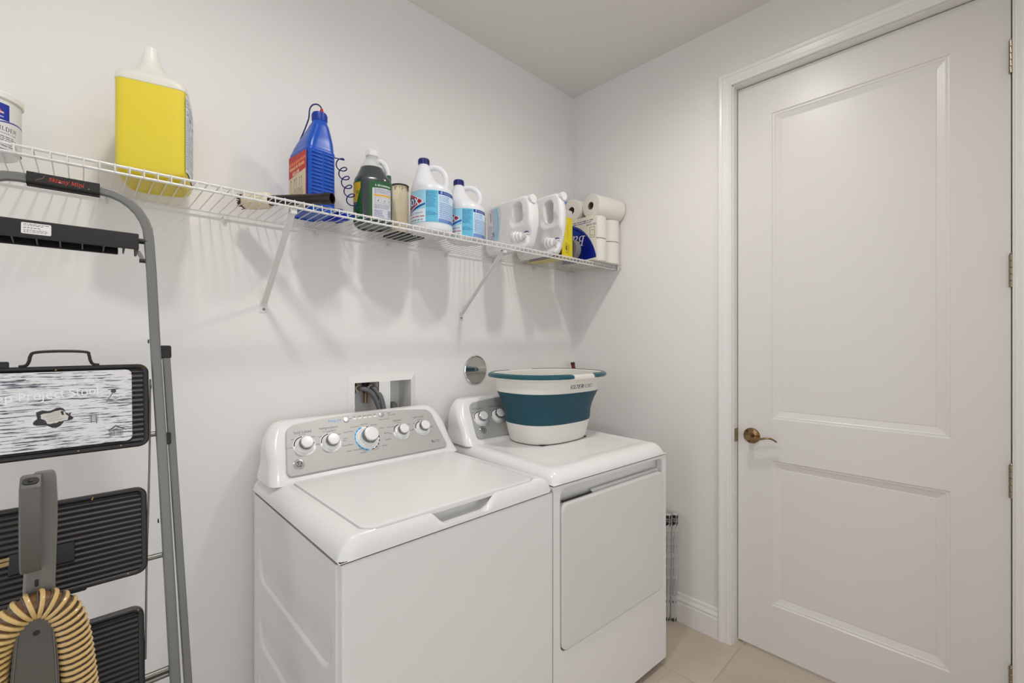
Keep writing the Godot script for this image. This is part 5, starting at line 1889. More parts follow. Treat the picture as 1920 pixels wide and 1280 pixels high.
func _green_jug(rng: RandomNumberGenerator) -> void:
	var t := thing("green_cleaner_jug", "white capped clear jug of dark green cleaner with a green label", "jug", Vector3(-1.318, SHELF_Y, 0.155), deg_to_rad(-30))
	var shell := mat("clear_jug_plastic", Color(0.93, 0.94, 0.93, 0.50), 0.3)
	shell.transparency = BaseMaterial3D.TRANSPARENCY_ALPHA
	var clear := mat("clear_jug_thin", Color(0.93, 0.95, 0.94, 0.05), 0.28)
	clear.transparency = BaseMaterial3D.TRANSPARENCY_ALPHA
	var r := 0.066
	# local +x holds the handle, neck a little to -x
	var rows := [[0.004, 0, 0, r - 0.012, r - 0.012, 2.6], [0, 0, 0, r - 0.008, r - 0.008, 2.6], [0.006, 0, 0, r, r, 2.8], [0.14, 0, 0, r, r, 2.8], [0.158, -0.001, 0, r - 0.001, r - 0.002, 2.7], [0.172, -0.002, 0, 0.057, 0.057, 2.5], [0.20, -0.006, 0, 0.042, 0.046, 2.3], [0.225, -0.007, 0, 0.030, 0.033, 2.1], [0.244, -0.006, 0, 0.0215, 0.0215, 2.0], [0.258, -0.006, 0, 0.0175, 0.0175, 2.0]]
	part(t, "jug_wall", bottle(rows.slice(0, 6) + [[0.2065, -0.0062, 0, 0.0392, 0.0437, 2.25]], 56, 4, true, false).done(40), clear)
	part(t, "jug_shoulder", bottle([[0.2065, -0.0062, 0, 0.0392, 0.0437, 2.25]] + rows.slice(7), 56, 4, false, false).done(40), shell)
	var gl := mat("dark_green_liquid", Color(0.10, 0.15, 0.165), 0.2)
	var liq := []
	for q in rows:
		if q[0] < 0.206:
			liq.append([q[0] + 0.0012, q[1], q[2], q[3] - 0.0016, q[4] - 0.0016, q[5]])
	liq.append([0.206, -0.006, 0, 0.0375, 0.0415, 2.2])
	part(t, "green_liquid", bottle(liq, 56, 4).done(40), gl)
	# handle: hollow, filled with liquid up to its level
	part(t, "handle", tube(smooth([Vector3(0.008, 0.232, 0), Vector3(0.022, 0.238, 0), Vector3(0.036, 0.228, 0), Vector3(0.045, 0.208, 0), Vector3(0.049, 0.188, 0)], 5), 0.0098, 14).done(45), mat("milky_handle", Color(0.88, 0.885, 0.88), 0.35))
	part(t, "handle_base", tube(smooth([Vector3(0.049, 0.188, 0), Vector3(0.0500, 0.172, 0), Vector3(0.049, 0.150, 0)], 4), 0.0104, 14).done(45), mat("thin_green_liquid", Color(0.10, 0.36, 0.22), 0.3))
	var cp := part(t, "cap", lathe([Vector2(0.0205, 0), Vector2(0.0215, 0.001), Vector2(0.021, 0.020), Vector2(0.0195, 0.022), Vector2(0, 0.022)], 32).done(30), mats["white_plastic"], at3(-0.006, 0.2500, 0))
	for i in 28:
		var a := TAU * i / 28
		part(cp, "cap_ridge", box(Vector3(0.0014, 0.016, 0.0014), 0.0005, 1).done(), mats["white_plastic"], Transform3D(Basis(Vector3.UP, -a), Vector3(cos(a) * 0.0213, 0.0105, sin(a) * 0.0213)))
	var gr := Color(0.06, 0.33, 0.12)
	var p := Print.new(512, 560, gr)
	write(p, "1-10 Concentrate", Vector2(62, 60), 30, Color(0.92, 0.95, 0.92), true, 0, 400)
	p.rect(40, 96, 452, 424, Color(0.80, 0.80, 0.82))
	small_print(p, Rect2(56, 106, 420, 72), 4, Color(0.36, 0.33, 0.5), rng)
	p.rect(50, 188, 430, 26, Color(0.85, 0.65, 0.12))
	for i in 3:
		p.rect(64 + i * 150, 226, 116, 84, Color(0.5, 0.5, 0.56))
		p.rect(68 + i * 150, 230, 108, 76, Color(0.80, 0.80, 0.82))
		p.line(Vector2(90 + i * 150, 290), Vector2(140 + i * 150, 250), 5, Color(0.35, 0.35, 0.45))
		p.dot(Vector2(122 + i * 150, 280), 12, Color(0.5, 0.5, 0.6))
	small_print(p, Rect2(56, 324, 420, 70), 4, Color(0.4, 0.4, 0.48), rng)
	small_print(p, Rect2(56, 408, 170, 100), 6, Color(0.25, 0.28, 0.62), rng)
	barcode(p, Rect2(366, 404, 108, 100), Color(0.22, 0.22, 0.55), rng)
	# camera direction in local angle
	var amid := 1.10
	part(t, "back_label", wrap_label(Vector3.ZERO, r, r, 2.8, 0.012, 0.146, amid, 1.12, 30, 0.0012).done(60), printed("green_label_back", p), Transform3D.IDENTITY, "green and white printed label")
	var p2 := Print.new(512, 512, gr)
	p2.poly([Vector2(200, 20), Vector2(490, 20), Vector2(490, 90), Vector2(380, 300), Vector2(200, 330)], Color(0.82, 0.66, 0.10))
	write(p2, "oz", Vector2(380, 150), 40, Color(0.25, 0.3, 0.1), true)
	part(t, "front_label", wrap_label(Vector3.ZERO, r, r, 2.8, 0.012, 0.146, amid + 1.62, 1.45, 30, 0.0012).done(60), printed("green_label_front", p2), Transform3D.IDENTITY, "green and yellow printed label")


func _filter() -> void:
	var tr := thing("black_tray", "flat black tray lying on the wires beneath the pleated filter", "tray", Vector3(-1.165, SHELF_Y, 0.098), deg_to_rad(4))
	part(tr, "tray_floor", box(Vector3(0.118, 0.003, 0.104), 0.001).done(), mats["black_plastic"], at3(0, 0.0018, 0))
	part(tr, "tray_rim", frame(rrect(0.060, 0.053, 0.006, 3), rrect(0.0575, 0.0505, 0.004, 3), 0.007, 0.0008).turned(Transform3D(Basis(Vector3.RIGHT, -PI / 2), Vector3.ZERO)).done(), mats["black_plastic"])
	var t := thing("pleated_filter", "beige pleated water filter cartridge standing between two jugs", "filter", Vector3(-1.177, SHELF_Y + 0.004, 0.088))
	var m := MB.new()
	var n := 44
	var ring := PackedVector2Array()
	for i in n * 2:
		var a := TAU * i / (n * 2)
		var r := 0.0328 if i % 2 == 0 else 0.0300
		ring.append(Vector2(cos(a) * r, sin(a) * r))
	var pm := mat("pleat_paper", Color(1.0, 0.965, 0.875), 0.85)
	var nt := noise_tex(0.006, 128, 31, 3)
	var g := Gradient.new()
	g.set_color(0, Color(0.97, 0.95, 0.91))
	g.set_color(1, Color(1, 1, 1))
	nt.color_ramp = g
	pm.albedo_texture = nt
	part(t, "pleats", loft([ring_xz(ring, 0.004), ring_xz(ring, 0.192)]).done(20), pm)
	# rusty stain round the top of the pleats
	var rs := MB.new()
	var rng := RandomNumberGenerator.new()
	rng.seed = 8
	for i in n:
		var a := TAU * i / n
		var hgt := rng.randf_range(0.004, 0.022)
		rs.add(box(Vector3(0.0014, hgt, 0.0012), 0.0004, 1).turned(Transform3D(Basis(Vector3.UP, -a), Vector3(cos(a) * 0.0326, 0.192 - hgt / 2, sin(a) * 0.0326))))
	var st := part(t, "rust_streaks", rs.done(), mat("rust_stain", Color(0.33, 0.22, 0.12), 0.9))
	st.set_meta("kind", "stuff")
	var em := mat("filter_gasket", Color(0.17, 0.12, 0.09), 0.6)
	part(t, "end_cap", lathe([Vector2(0.012, 0.0), Vector2(0.0335, 0.0), Vector2(0.0345, 0.001), Vector2(0.0345, 0.004), Vector2(0.012, 0.005)], 40, false, false).done(30), em, at3(0, 0.191, 0))
	part(t, "end_cap", lathe([Vector2(0.012, 0.0), Vector2(0.0335, 0.0), Vector2(0.0345, 0.001), Vector2(0.0345, 0.004), Vector2(0.012, 0.005)], 40, false, false).done(30), em, at3(0, 0.0, 0))


func _bleach_print(rng: RandomNumberGenerator) -> StandardMaterial3D:
	# u: 0..1 across 360 degrees with the middle facing the room
	var w := 1536
	var h := 352
	var p := Print.new(w, h, Color(0.78, 0.86, 0.93))
	var D := func(deg: float) -> float: return (deg + 180.0) / 360.0 * w
	var cyan := Color(0.40, 0.74, 0.86)
	var sky := Color(0.62, 0.85, 0.94)
	var navy := Color(0.09, 0.15, 0.55)
	# front panel
	p.rect(0, 0, D.call(-17), h, sky)
	for i in 26:
		p.tris(PackedVector2Array([Vector2(D.call(-150) , h * 0.72), Vector2(D.call(-17), h * 0.60 + i * 2), Vector2(D.call(-17), h * 0.62 + i * 5)]), Color(0.92, 0.96, 0.98, 0.10))
	p.poly([Vector2(0, h * 0.70), Vector2(D.call(-17), h * 0.58), Vector2(D.call(-17), h), Vector2(0, h)], Color(0.88, 0.93, 0.96))
	p.poly([Vector2(D.call(-100), h * 0.70), Vector2(D.call(-17), h * 0.40), Vector2(D.call(-17), h * 0.46), Vector2(D.call(-100), h * 0.80)], Color(0.13, 0.36, 0.66))
	var c := Vector2(D.call(-88), h * 0.34)
	var hw := 270.0
	var hh := 104.0
	p.poly([c + Vector2(-hw, 0), c + Vector2(-hw * 0.25, -hh), c + Vector2(hw * 0.35, -hh), c + Vector2(hw, -10), c + Vector2(hw, 16), c + Vector2(hw * 0.25, hh), c + Vector2(-hw * 0.35, hh)], Color(0.93, 0.95, 0.97))
	p.poly([c + Vector2(-hw * 0.96, 0), c + Vector2(-hw * 0.24, -hh * 0.92), c + Vector2(hw * 0.34, -hh * 0.92), c + Vector2(hw * 0.96, -8), c + Vector2(hw * 0.96, 12), c + Vector2(hw * 0.24, hh * 0.92), c + Vector2(-hw * 0.34, hh * 0.92)], Color(0.75, 0.12, 0.16))
	p.poly([c + Vector2(-hw * 0.84, 0), c + Vector2(-hw * 0.2, -hh * 0.72), c + Vector2(hw * 0.3, -hh * 0.72), c + Vector2(hw * 0.84, 0), c + Vector2(hw * 0.2, hh * 0.72), c + Vector2(-hw * 0.3, hh * 0.72)], Color(0.10, 0.17, 0.52))
	write(p, "CLOROX", c + Vector2(-4, 0), 78, Color(0.96, 0.97, 0.98), true, -0.02, hw * 1.70, true)
	write(p, "Regular-Bleach", Vector2(D.call(-78), h * 0.72), 22, Color(0.12, 0.2, 0.55), false, -0.03, 230)
	small_print(p, Rect2(D.call(-78), h * 0.78, 240, 26), 1, Color(0.7, 0.2, 0.2), rng)
	small_print(p, Rect2(D.call(-82), h * 0.88, 260, 30), 1, Color(0.3, 0.35, 0.55), rng)
	# cyan text panel
	p.rect(D.call(-17), 0, D.call(17) - D.call(-17), h, cyan)
	p.rect(D.call(-17), 0, 4, h, Color(0.85, 0.93, 0.97))
	p.rect(D.call(17), 0, 4, h, Color(0.85, 0.93, 0.97))
	small_print(p, Rect2(D.call(-15), 14, 118, h * 0.5), 17, Color(0.09, 0.33, 0.56), rng)
	small_print(p, Rect2(D.call(-15), h * 0.66, 112, h * 0.14), 4, Color(0.09, 0.33, 0.56), rng)
	# directions panel
	p.rect(D.call(18), 0, D.call(120) - D.call(18), h, Color(0.80, 0.90, 0.97))
	p.rect(D.call(18), 0, D.call(120) - D.call(18), 40, navy)
	p.dot(Vector2(D.call(27), 20), 14, Color(0.6, 0.72, 0.85))
	write(p, "Directions", Vector2(D.call(34), 20), 20, Color(0.85, 0.9, 0.97))
	small_print(p, Rect2(D.call(20), 50, 170, 70), 6, Color(0.32, 0.42, 0.66), rng)
	for i in 9:
		p.rect(D.call(19), 130 + i * 22, 330, 5, Color(0.16, 0.34, 0.66))
		small_print(p, Rect2(D.call(22), 136 + i * 22, 320, 13), 1, Color(0.45, 0.55, 0.75), rng)
	p.rect(D.call(18), h - 38, D.call(120) - D.call(18), 38, navy)
	p.rect(D.call(18), h - 38, 130, 38, Color(0.45, 0.55, 0.82))
	small_print(p, Rect2(D.call(48), h - 32, 200, 26), 2, Color(0.75, 0.8, 0.95), rng)
	p.rect(0, h - 5, w, 5, cyan)
	p.rect(0, 0, w, 4, cyan)
	return printed("bleach_label", p, 0.35)


func _bleach(rng: RandomNumberGenerator) -> void:
	var white := mat("bleach_jug_white", Color(0.90, 0.905, 0.92), 0.3)
	var capm := mat("navy_cap", Color(0.03, 0.08, 0.42), 0.35)
	var lab := _bleach_print(rng)
	var k := 0
	for q in [[Vector3(-1.104, SHELF_Y, 0.198), 1.0, 0.0785, "larger white bleach jug with a blue cap beside the pleated filter"], [Vector3(-0.938, SHELF_Y, 0.196), 0.855, 0.0755, "smaller white bleach jug with a blue cap beside the detergent jugs"]]:
		var t := thing("bleach_jug", q[3], "bleach jug", q[0], deg_to_rad(-43), "bleach jugs with blue caps")
		var s: float = q[1]
		var r: float = q[2]
		var ly0 := 0.034 if k == 0 else 0.010
		var ly1 := ly0 + 0.116 * (1.0 if k == 0 else 0.93)
		var rows := [[0.003, 0, 0, r - 0.012, r - 0.012, 2], [0.0, 0, 0, r - 0.009, r - 0.009, 2], [0.008, 0, 0, r - 0.002, r - 0.002, 2], [0.02, 0, 0, r, r, 2], [ly1, 0, 0, r, r, 2], [ly1 + 0.012, 0, 0, r - 0.0005, r - 0.0005, 2], [ly1 + 0.024, -0.005, 0, r - 0.008, r - 0.004, 2], [0.195 * s, -0.0225, 0, 0.0480, 0.057, 2.1], [0.225 * s, -0.0285, 0, 0.0335, 0.040, 2.1], [0.250 * s, -0.030, 0, 0.0250, 0.028, 2.0], [0.265 * s, -0.030, 0, 0.0195, 0.0205, 2.0], [0.272 * s, -0.030, 0, 0.0185, 0.0185, 2.0]]
		part(t, "jug_body", bottle(rows, 56, 5).done(42), white)
		part(t, "handle", tube(smooth([Vector3(-0.016, 0.250 * s, 0), Vector3(0.004, 0.259 * s, 0), Vector3(0.030, 0.254 * s, 0), Vector3(0.050, 0.232 * s, 0), Vector3(0.056, 0.202 * s, 0), Vector3(0.048, 0.176 * s, 0), Vector3(0.028, 0.160 * s, 0)], 6), 0.0108, 14, false, PackedFloat32Array()).done(45), white)
		part(t, "label", wrap_label(Vector3.ZERO, r, r, 2, ly0, ly1, atan2(0.832, -0.555) - deg_to_rad(43), TAU, 72, 0.0007).done(60), lab)
		var cp := part(t, "cap", lathe([Vector2(0.0195, 0), Vector2(0.0212, 0.001), Vector2(0.0205, 0.020), Vector2(0.019, 0.022), Vector2(0, 0.022)], 32).done(30), capm, at3(-0.030, 0.268 * s, 0))
		for i in 26:
			var a := TAU * i / 26
			part(cp, "cap_ridge", box(Vector3(0.0014, 0.015, 0.0014), 0.0005, 1).done(), capm, Transform3D(Basis(Vector3.UP, -a), Vector3(cos(a) * 0.0209, 0.010, sin(a) * 0.0209)))
		k += 1


func _detergents(rng: RandomNumberGenerator) -> void:
	var white := mat("detergent_white", Color(0.925, 0.92, 0.915), 0.3)
	# local x = 0 is the broad side that faces left; profile in z and y
	var face := Transform3D(Basis(Vector3(0, 0, 1), Vector3(0, 1, 0), Vector3(-1, 0, 0)), Vector3.ZERO)
	for k in 2:
		var q: Array = [[-0.692, 0.0, 0.232, 0.085, "smaller white detergent jug with a light blue label beside the bleach"], [-0.503, 0.012, 0.282, 0.066, "taller white detergent jug with a spigot, against the yellow carton"]][k]
		var t := thing("detergent_jug", q[4], "detergent jug", Vector3(q[0], SHELF_Y, q[1]), 0.0, "white detergent jugs with spigots")
		var H: float = q[2]
		var T: float = q[3]
		var raw := []
		for v in [[0.062, 0.0], [0.16, 0.0], [0.262, 0.0], [0.286, 0.04], [0.302, 0.18], [0.317, 0.42], [0.321, 0.58], [0.317, 0.78], [0.306, 0.92], [0.285, 0.985], [0.25, 1.0], [0.16, 1.0], [0.075, 1.0], [0.045, 0.975], [0.026, 0.88], [0.019, 0.72], [0.018, 0.5], [0.019, 0.26], [0.025, 0.11], [0.040, 0.025]]:
			raw.append(Vector3(v[0], v[1] * H, 0))
		var sm := smooth(raw, 8, true)
		var poly := PackedVector2Array()
		for v in sm:
			poly.append(Vector2(v.x, v.y))
		var hole := func(z: float, y: float) -> float:
			var d := sd_rrect(Vector2(z - 0.241, y - 0.705 * H), Vector2(0.0250, 0.175 * H), 0.023)
			var x := minf(0.055, T - 0.012) * smoothstep(0.006, -0.010, d)
			var d2 := sd_rrect(Vector2(z - 0.295, y - 0.25 * H), Vector2(0.085, 0.17 * H), 0.035)
			x = maxf(x, 0.019 * smoothstep(0.014, -0.034, d2))
			# the lip under the handle hollow
			var d3 := sd_rrect(Vector2(z - 0.245, y - 0.56 * H), Vector2(0.045, 0.10 * H), 0.03)
			return maxf(x, 0.008 * smoothstep(0.014, -0.014, d3))
		var rings := []
		var mid := Vector2(0.185, 0.5 * H)
		var r := 0.019
		for u in [[0.042, T], [0.030, T - 0.004], [0.018, T - 0.012], [0.008, T - 0.024], [0.002, T - 0.036], [0.0, r]]:
			var ring := PackedVector3Array()
			for v in poly:
				var w: Vector2 = mid + (v - mid) * (1.0 - u[0] / 0.13)
				ring.append(Vector3(maxf(u[1], 0), w.y, w.x))
			rings.append(ring)
		for i in 7:
			var a := PI / 2 * (i + 1) / 7
			var ring := PackedVector3Array()
			for v in inset_poly(poly, r * 0.8 * (1.0 - cos(a))):
				ring.append(Vector3(r * (1.0 - sin(a)) + hole.call(v.x, v.y) * sin(a), v.y, v.x))
			rings.append(ring)
		var last := inset_poly(poly, r * 0.8)
		for i in 44:
			var sc := 1.0 - float(i + 1) / 44.0
			var ring := PackedVector3Array()
			for v in last:
				var w := mid + (v - mid) * maxf(sc, 0.002)
				ring.append(Vector3(hole.call(w.x, w.y), w.y, w.x))
			rings.append(ring)
		part(t, "jug_body", loft(rings).done(50), white)
		var up := Transform3D(Basis(Vector3.RIGHT, PI / 2), Vector3.ZERO)
		part(t, "filler_cap", lathe([Vector2(0.017, -0.02), Vector2(0.017, 0.006), Vector2(0.0195, 0.008), Vector2(0.0195, 0.026), Vector2(0.018, 0.028), Vector2(0, 0.028)], 30).turned(up).done(30), white, at3(0.022, H - 0.022, 0.292))
		var sg := Node3D.new()
		sg.name = "spigot"
		sg.position = Vector3(0.014, 0.058, 0.222)
		t.add_child(sg, true)
		part(sg, "collar", lathe([Vector2(0.027, -0.012), Vector2(0.027, 0.006), Vector2(0.0235, 0.008), Vector2(0.0235, 0.022), Vector2(0.020, 0.024), Vector2(0.020, 0.040), Vector2(0.013, 0.043), Vector2(0.013, 0.070), Vector2(0.0, 0.071)], 28).turned(up).done(30), mats["white_plastic"])
		part(sg, "spout", lathe([Vector2(0.0065, 0.0), Vector2(0.008, 0.002), Vector2(0.008, 0.034), Vector2(0, 0.034)], 16).done(), mats["white_plastic"], at3(0, -0.030, 0.062))
		part(sg, "tap_flange", box(Vector3(0.026, 0.006, 0.030), 0.0025).done(), mats["white_plastic"], at3(0, 0.006, 0.062))
		part(sg, "push_button", lathe([Vector2(0.0105, 0), Vector2(0.0105, 0.003), Vector2(0.0075, 0.0075), Vector2(0, 0.009)], 18).done(), mats["navy_cap"], at3(0, 0.0088, 0.062))
		# label on the broad side
		var p := Print.new(420, 560, Color(0.86, 0.85, 0.855))
		if k == 0:
			for i in 3:
				p.arc(Vector2(-330, 300), 540 + i * 62, -0.6, 0.55, 64, [Color(0.76, 0.76, 0.83), Color(0.72, 0.80, 0.88), Color(0.64, 0.84, 0.93)][i], 40)
			for i in 15:
				var a := -0.40 + i * 0.05
				p.line(Vector2(-330, 300) + Vector2.from_angle(a) * (655 + (i % 3) * 6), Vector2(-330, 300) + Vector2.from_angle(a + 0.026) * (668 - (i % 2) * 14), 11, Color(0.22, 0.28, 0.5))
				p.line(Vector2(-330, 300) + Vector2.from_angle(a) * (596 + (i % 2) * 9), Vector2(-330, 300) + Vector2.from_angle(a + 0.02) * (602 - (i % 3) * 8), 7, Color(0.42, 0.42, 0.55))
			p.arc(Vector2(-130, 180), 250, -0.42, 0.22, 16, Color(0.25, 0.22, 0.2), 16)
			small_print(p, Rect2(20, 290, 150, 240), 14, Color(0.42, 0.42, 0.5), rng)
			write(p, "5", Vector2(176, 450), 72, Color(0.25, 0.25, 0.32), true)
		else:
			p.poly([Vector2(300, 30), Vector2(392, 14), Vector2(410, 94), Vector2(320, 112)], Color(0.08, 0.36, 0.12))
			write(p, "2X ULTRA", Vector2(372, 140), 50, Color(0.55, 0.58, 0.56), false, PI / 2, 150)
			write(p, "32 loads", Vector2(372, 300), 40, Color(0.45, 0.46, 0.55), false, PI / 2, 100)
			p.rect(320, 408, 100, 22, Color(0.12, 0.13, 0.5))
			p.rect(250, 450, 170, 110, Color(0.72, 0.78, 0.88))
			small_print(p, Rect2(40, 60, 220, 440), 24, Color(0.55, 0.57, 0.6), rng)
		var lp := PackedVector2Array([Vector2(0.040, 0.26 * H), Vector2(0.118, 0.26 * H), Vector2(0.130, 0.42 * H), Vector2(0.136, 0.60 * H), Vector2(0.137, 0.78 * H), Vector2(0.132, 0.90 * H), Vector2(0.118, 0.925 * H), Vector2(0.060, 0.89 * H), Vector2(0.041, 0.86 * H)])
		if k == 1:
			for i in lp.size():
				lp[i].x += 0.012
		part(t, "label", extrude(lp, 0.0005, 0.0001).turned(face).done(), printed("detergent_label_%s" % ["blue", "green"][k], p), at3(-0.0002, 0, 0))


func _yellow_box(rng: RandomNumberGenerator) -> void:
	var t := thing("yellow_carton", "narrow bright yellow carton with a black oval emblem on the shelf", "carton", Vector3(-0.3835, SHELF_Y, 0.150))
	var ym := mat("carton_yellow", Color(0.88, 0.80, 0.05), 0.45)
	part(t, "carton_body", box(Vector3(0.0775, 0.195, 0.236), 0.0015, 1).moved(Vector3(0, 0.0975, 0)).done(), ym)
	part(t, "carton_top", box(Vector3(0.0770, 0.036, 0.2355), 0.0015, 1).moved(Vector3(0, 0.2125, 0)).done(), mat("carton_pale", Color(0.80, 0.785, 0.77), 0.5))
	var p := Print.new(310, 780, Color(0.88, 0.80, 0.05))
	var dk := Color(0.16, 0.14, 0.06)
	# oval emblem with a slanted mark, standing text
	p.arc(Vector2(150, 600), 1, 0, TAU, 1, dk)
	for i in 48:
		var a := TAU * i / 48
		var b := TAU * (i + 1) / 48
		p.line(Vector2(130 + cos(a) * 40, 598 + sin(a) * 92), Vector2(130 + cos(b) * 40, 598 + sin(b) * 92), 8, dk)
	p.poly([Vector2(104, 610), Vector2(126, 540), Vector2(150, 560), Vector2(134, 598), Vector2(156, 616), Vector2(130, 650), Vector2(118, 622)], dk)
	for i in 14:
		p.line(Vector2(192, 520 + i * 14), Vector2(214, 524 + i * 14), 6, Color(0.35, 0.31, 0.08))
	write(p, "Decorative Panel", Vector2(160, 400), 24, Color(0.33, 0.29, 0.08), false, -PI / 2, 240)
	p.poly([Vector2(0, 90), Vector2(20, 110), Vector2(22, 190), Vector2(0, 220)], dk)
	p.rect(240, 20, 30, 10, Color(0.45, 0.4, 0.1))
	var lm := MB.new()
	lm.quad(Vector3(-0.038, 0.001, 0.1186), Vector3(0.038, 0.001, 0.1186), Vector3(0.038, 0.194, 0.1186), Vector3(-0.038, 0.194, 0.1186), Vector2(0, 1), Vector2(1, 1), Vector2(1, 0), Vector2(0, 0))
	part(t, "front_print", lm.done(), printed("carton_front", p))
	var s := MB.new()
	s.quad(Vector3(-0.0394, 0.001, -0.10), Vector3(-0.0394, 0.001, 0.117), Vector3(-0.0394, 0.060, 0.117), Vector3(-0.0394, 0.060, -0.10))
	part(t, "side_print", s.done(), mat("carton_brown", Color(0.36, 0.19, 0.07), 0.5))
	# grey roll tucked behind
	var g := thing("grey_tape_roll", "round grey roll tucked between the yellow carton and the paper rolls", "tape roll", Vector3(-0.314, SHELF_Y, 0.232))
	part(g, "roll", lathe([Vector2(0.018, -0.018), Vector2(0.051, -0.018), Vector2(0.0525, -0.016), Vector2(0.0525, 0.016), Vector2(0.051, 0.018), Vector2(0.018, 0.018), Vector2(0.018, -0.018)], 44, false, false).turned(Transform3D(Basis(Vector3(0, 0, 1), PI / 2), Vector3.ZERO)).done(30), mat("tape_grey", Color(0.47, 0.46, 0.48), 0.45), at3(0, 0.0528, 0))
	part(g, "core", lathe([Vector2(0.016, -0.019), Vector2(0.0182, -0.019), Vector2(0.0182, 0.019), Vector2(0.016, 0.019), Vector2(0.016, -0.019)], 30, false, false).turned(Transform3D(Basis(Vector3(0, 0, 1), PI / 2), Vector3.ZERO)).done(30), mat("cardboard", Color(0.50, 0.42, 0.33), 0.85), at3(0, 0.0528, 0))


func _roll(r: float, h: float) -> Array:
	return [lathe([Vector2(0.0195, 0.0), Vector2(r - 0.005, 0.0), Vector2(r - 0.001, 0.002), Vector2(r, 0.006), Vector2(r, h - 0.006), Vector2(r - 0.001, h - 0.002), Vector2(r - 0.005, h), Vector2(0.0195, h), Vector2(0.0195, 0.0)], 44, false, false).done(35), lathe([Vector2(0.0185, 0.001), Vector2(0.0199, 0.0005), Vector2(0.0199, h - 0.0005), Vector2(0.0185, h - 0.001), Vector2(0.0185, 0.001)], 30, false, false).done(35)]


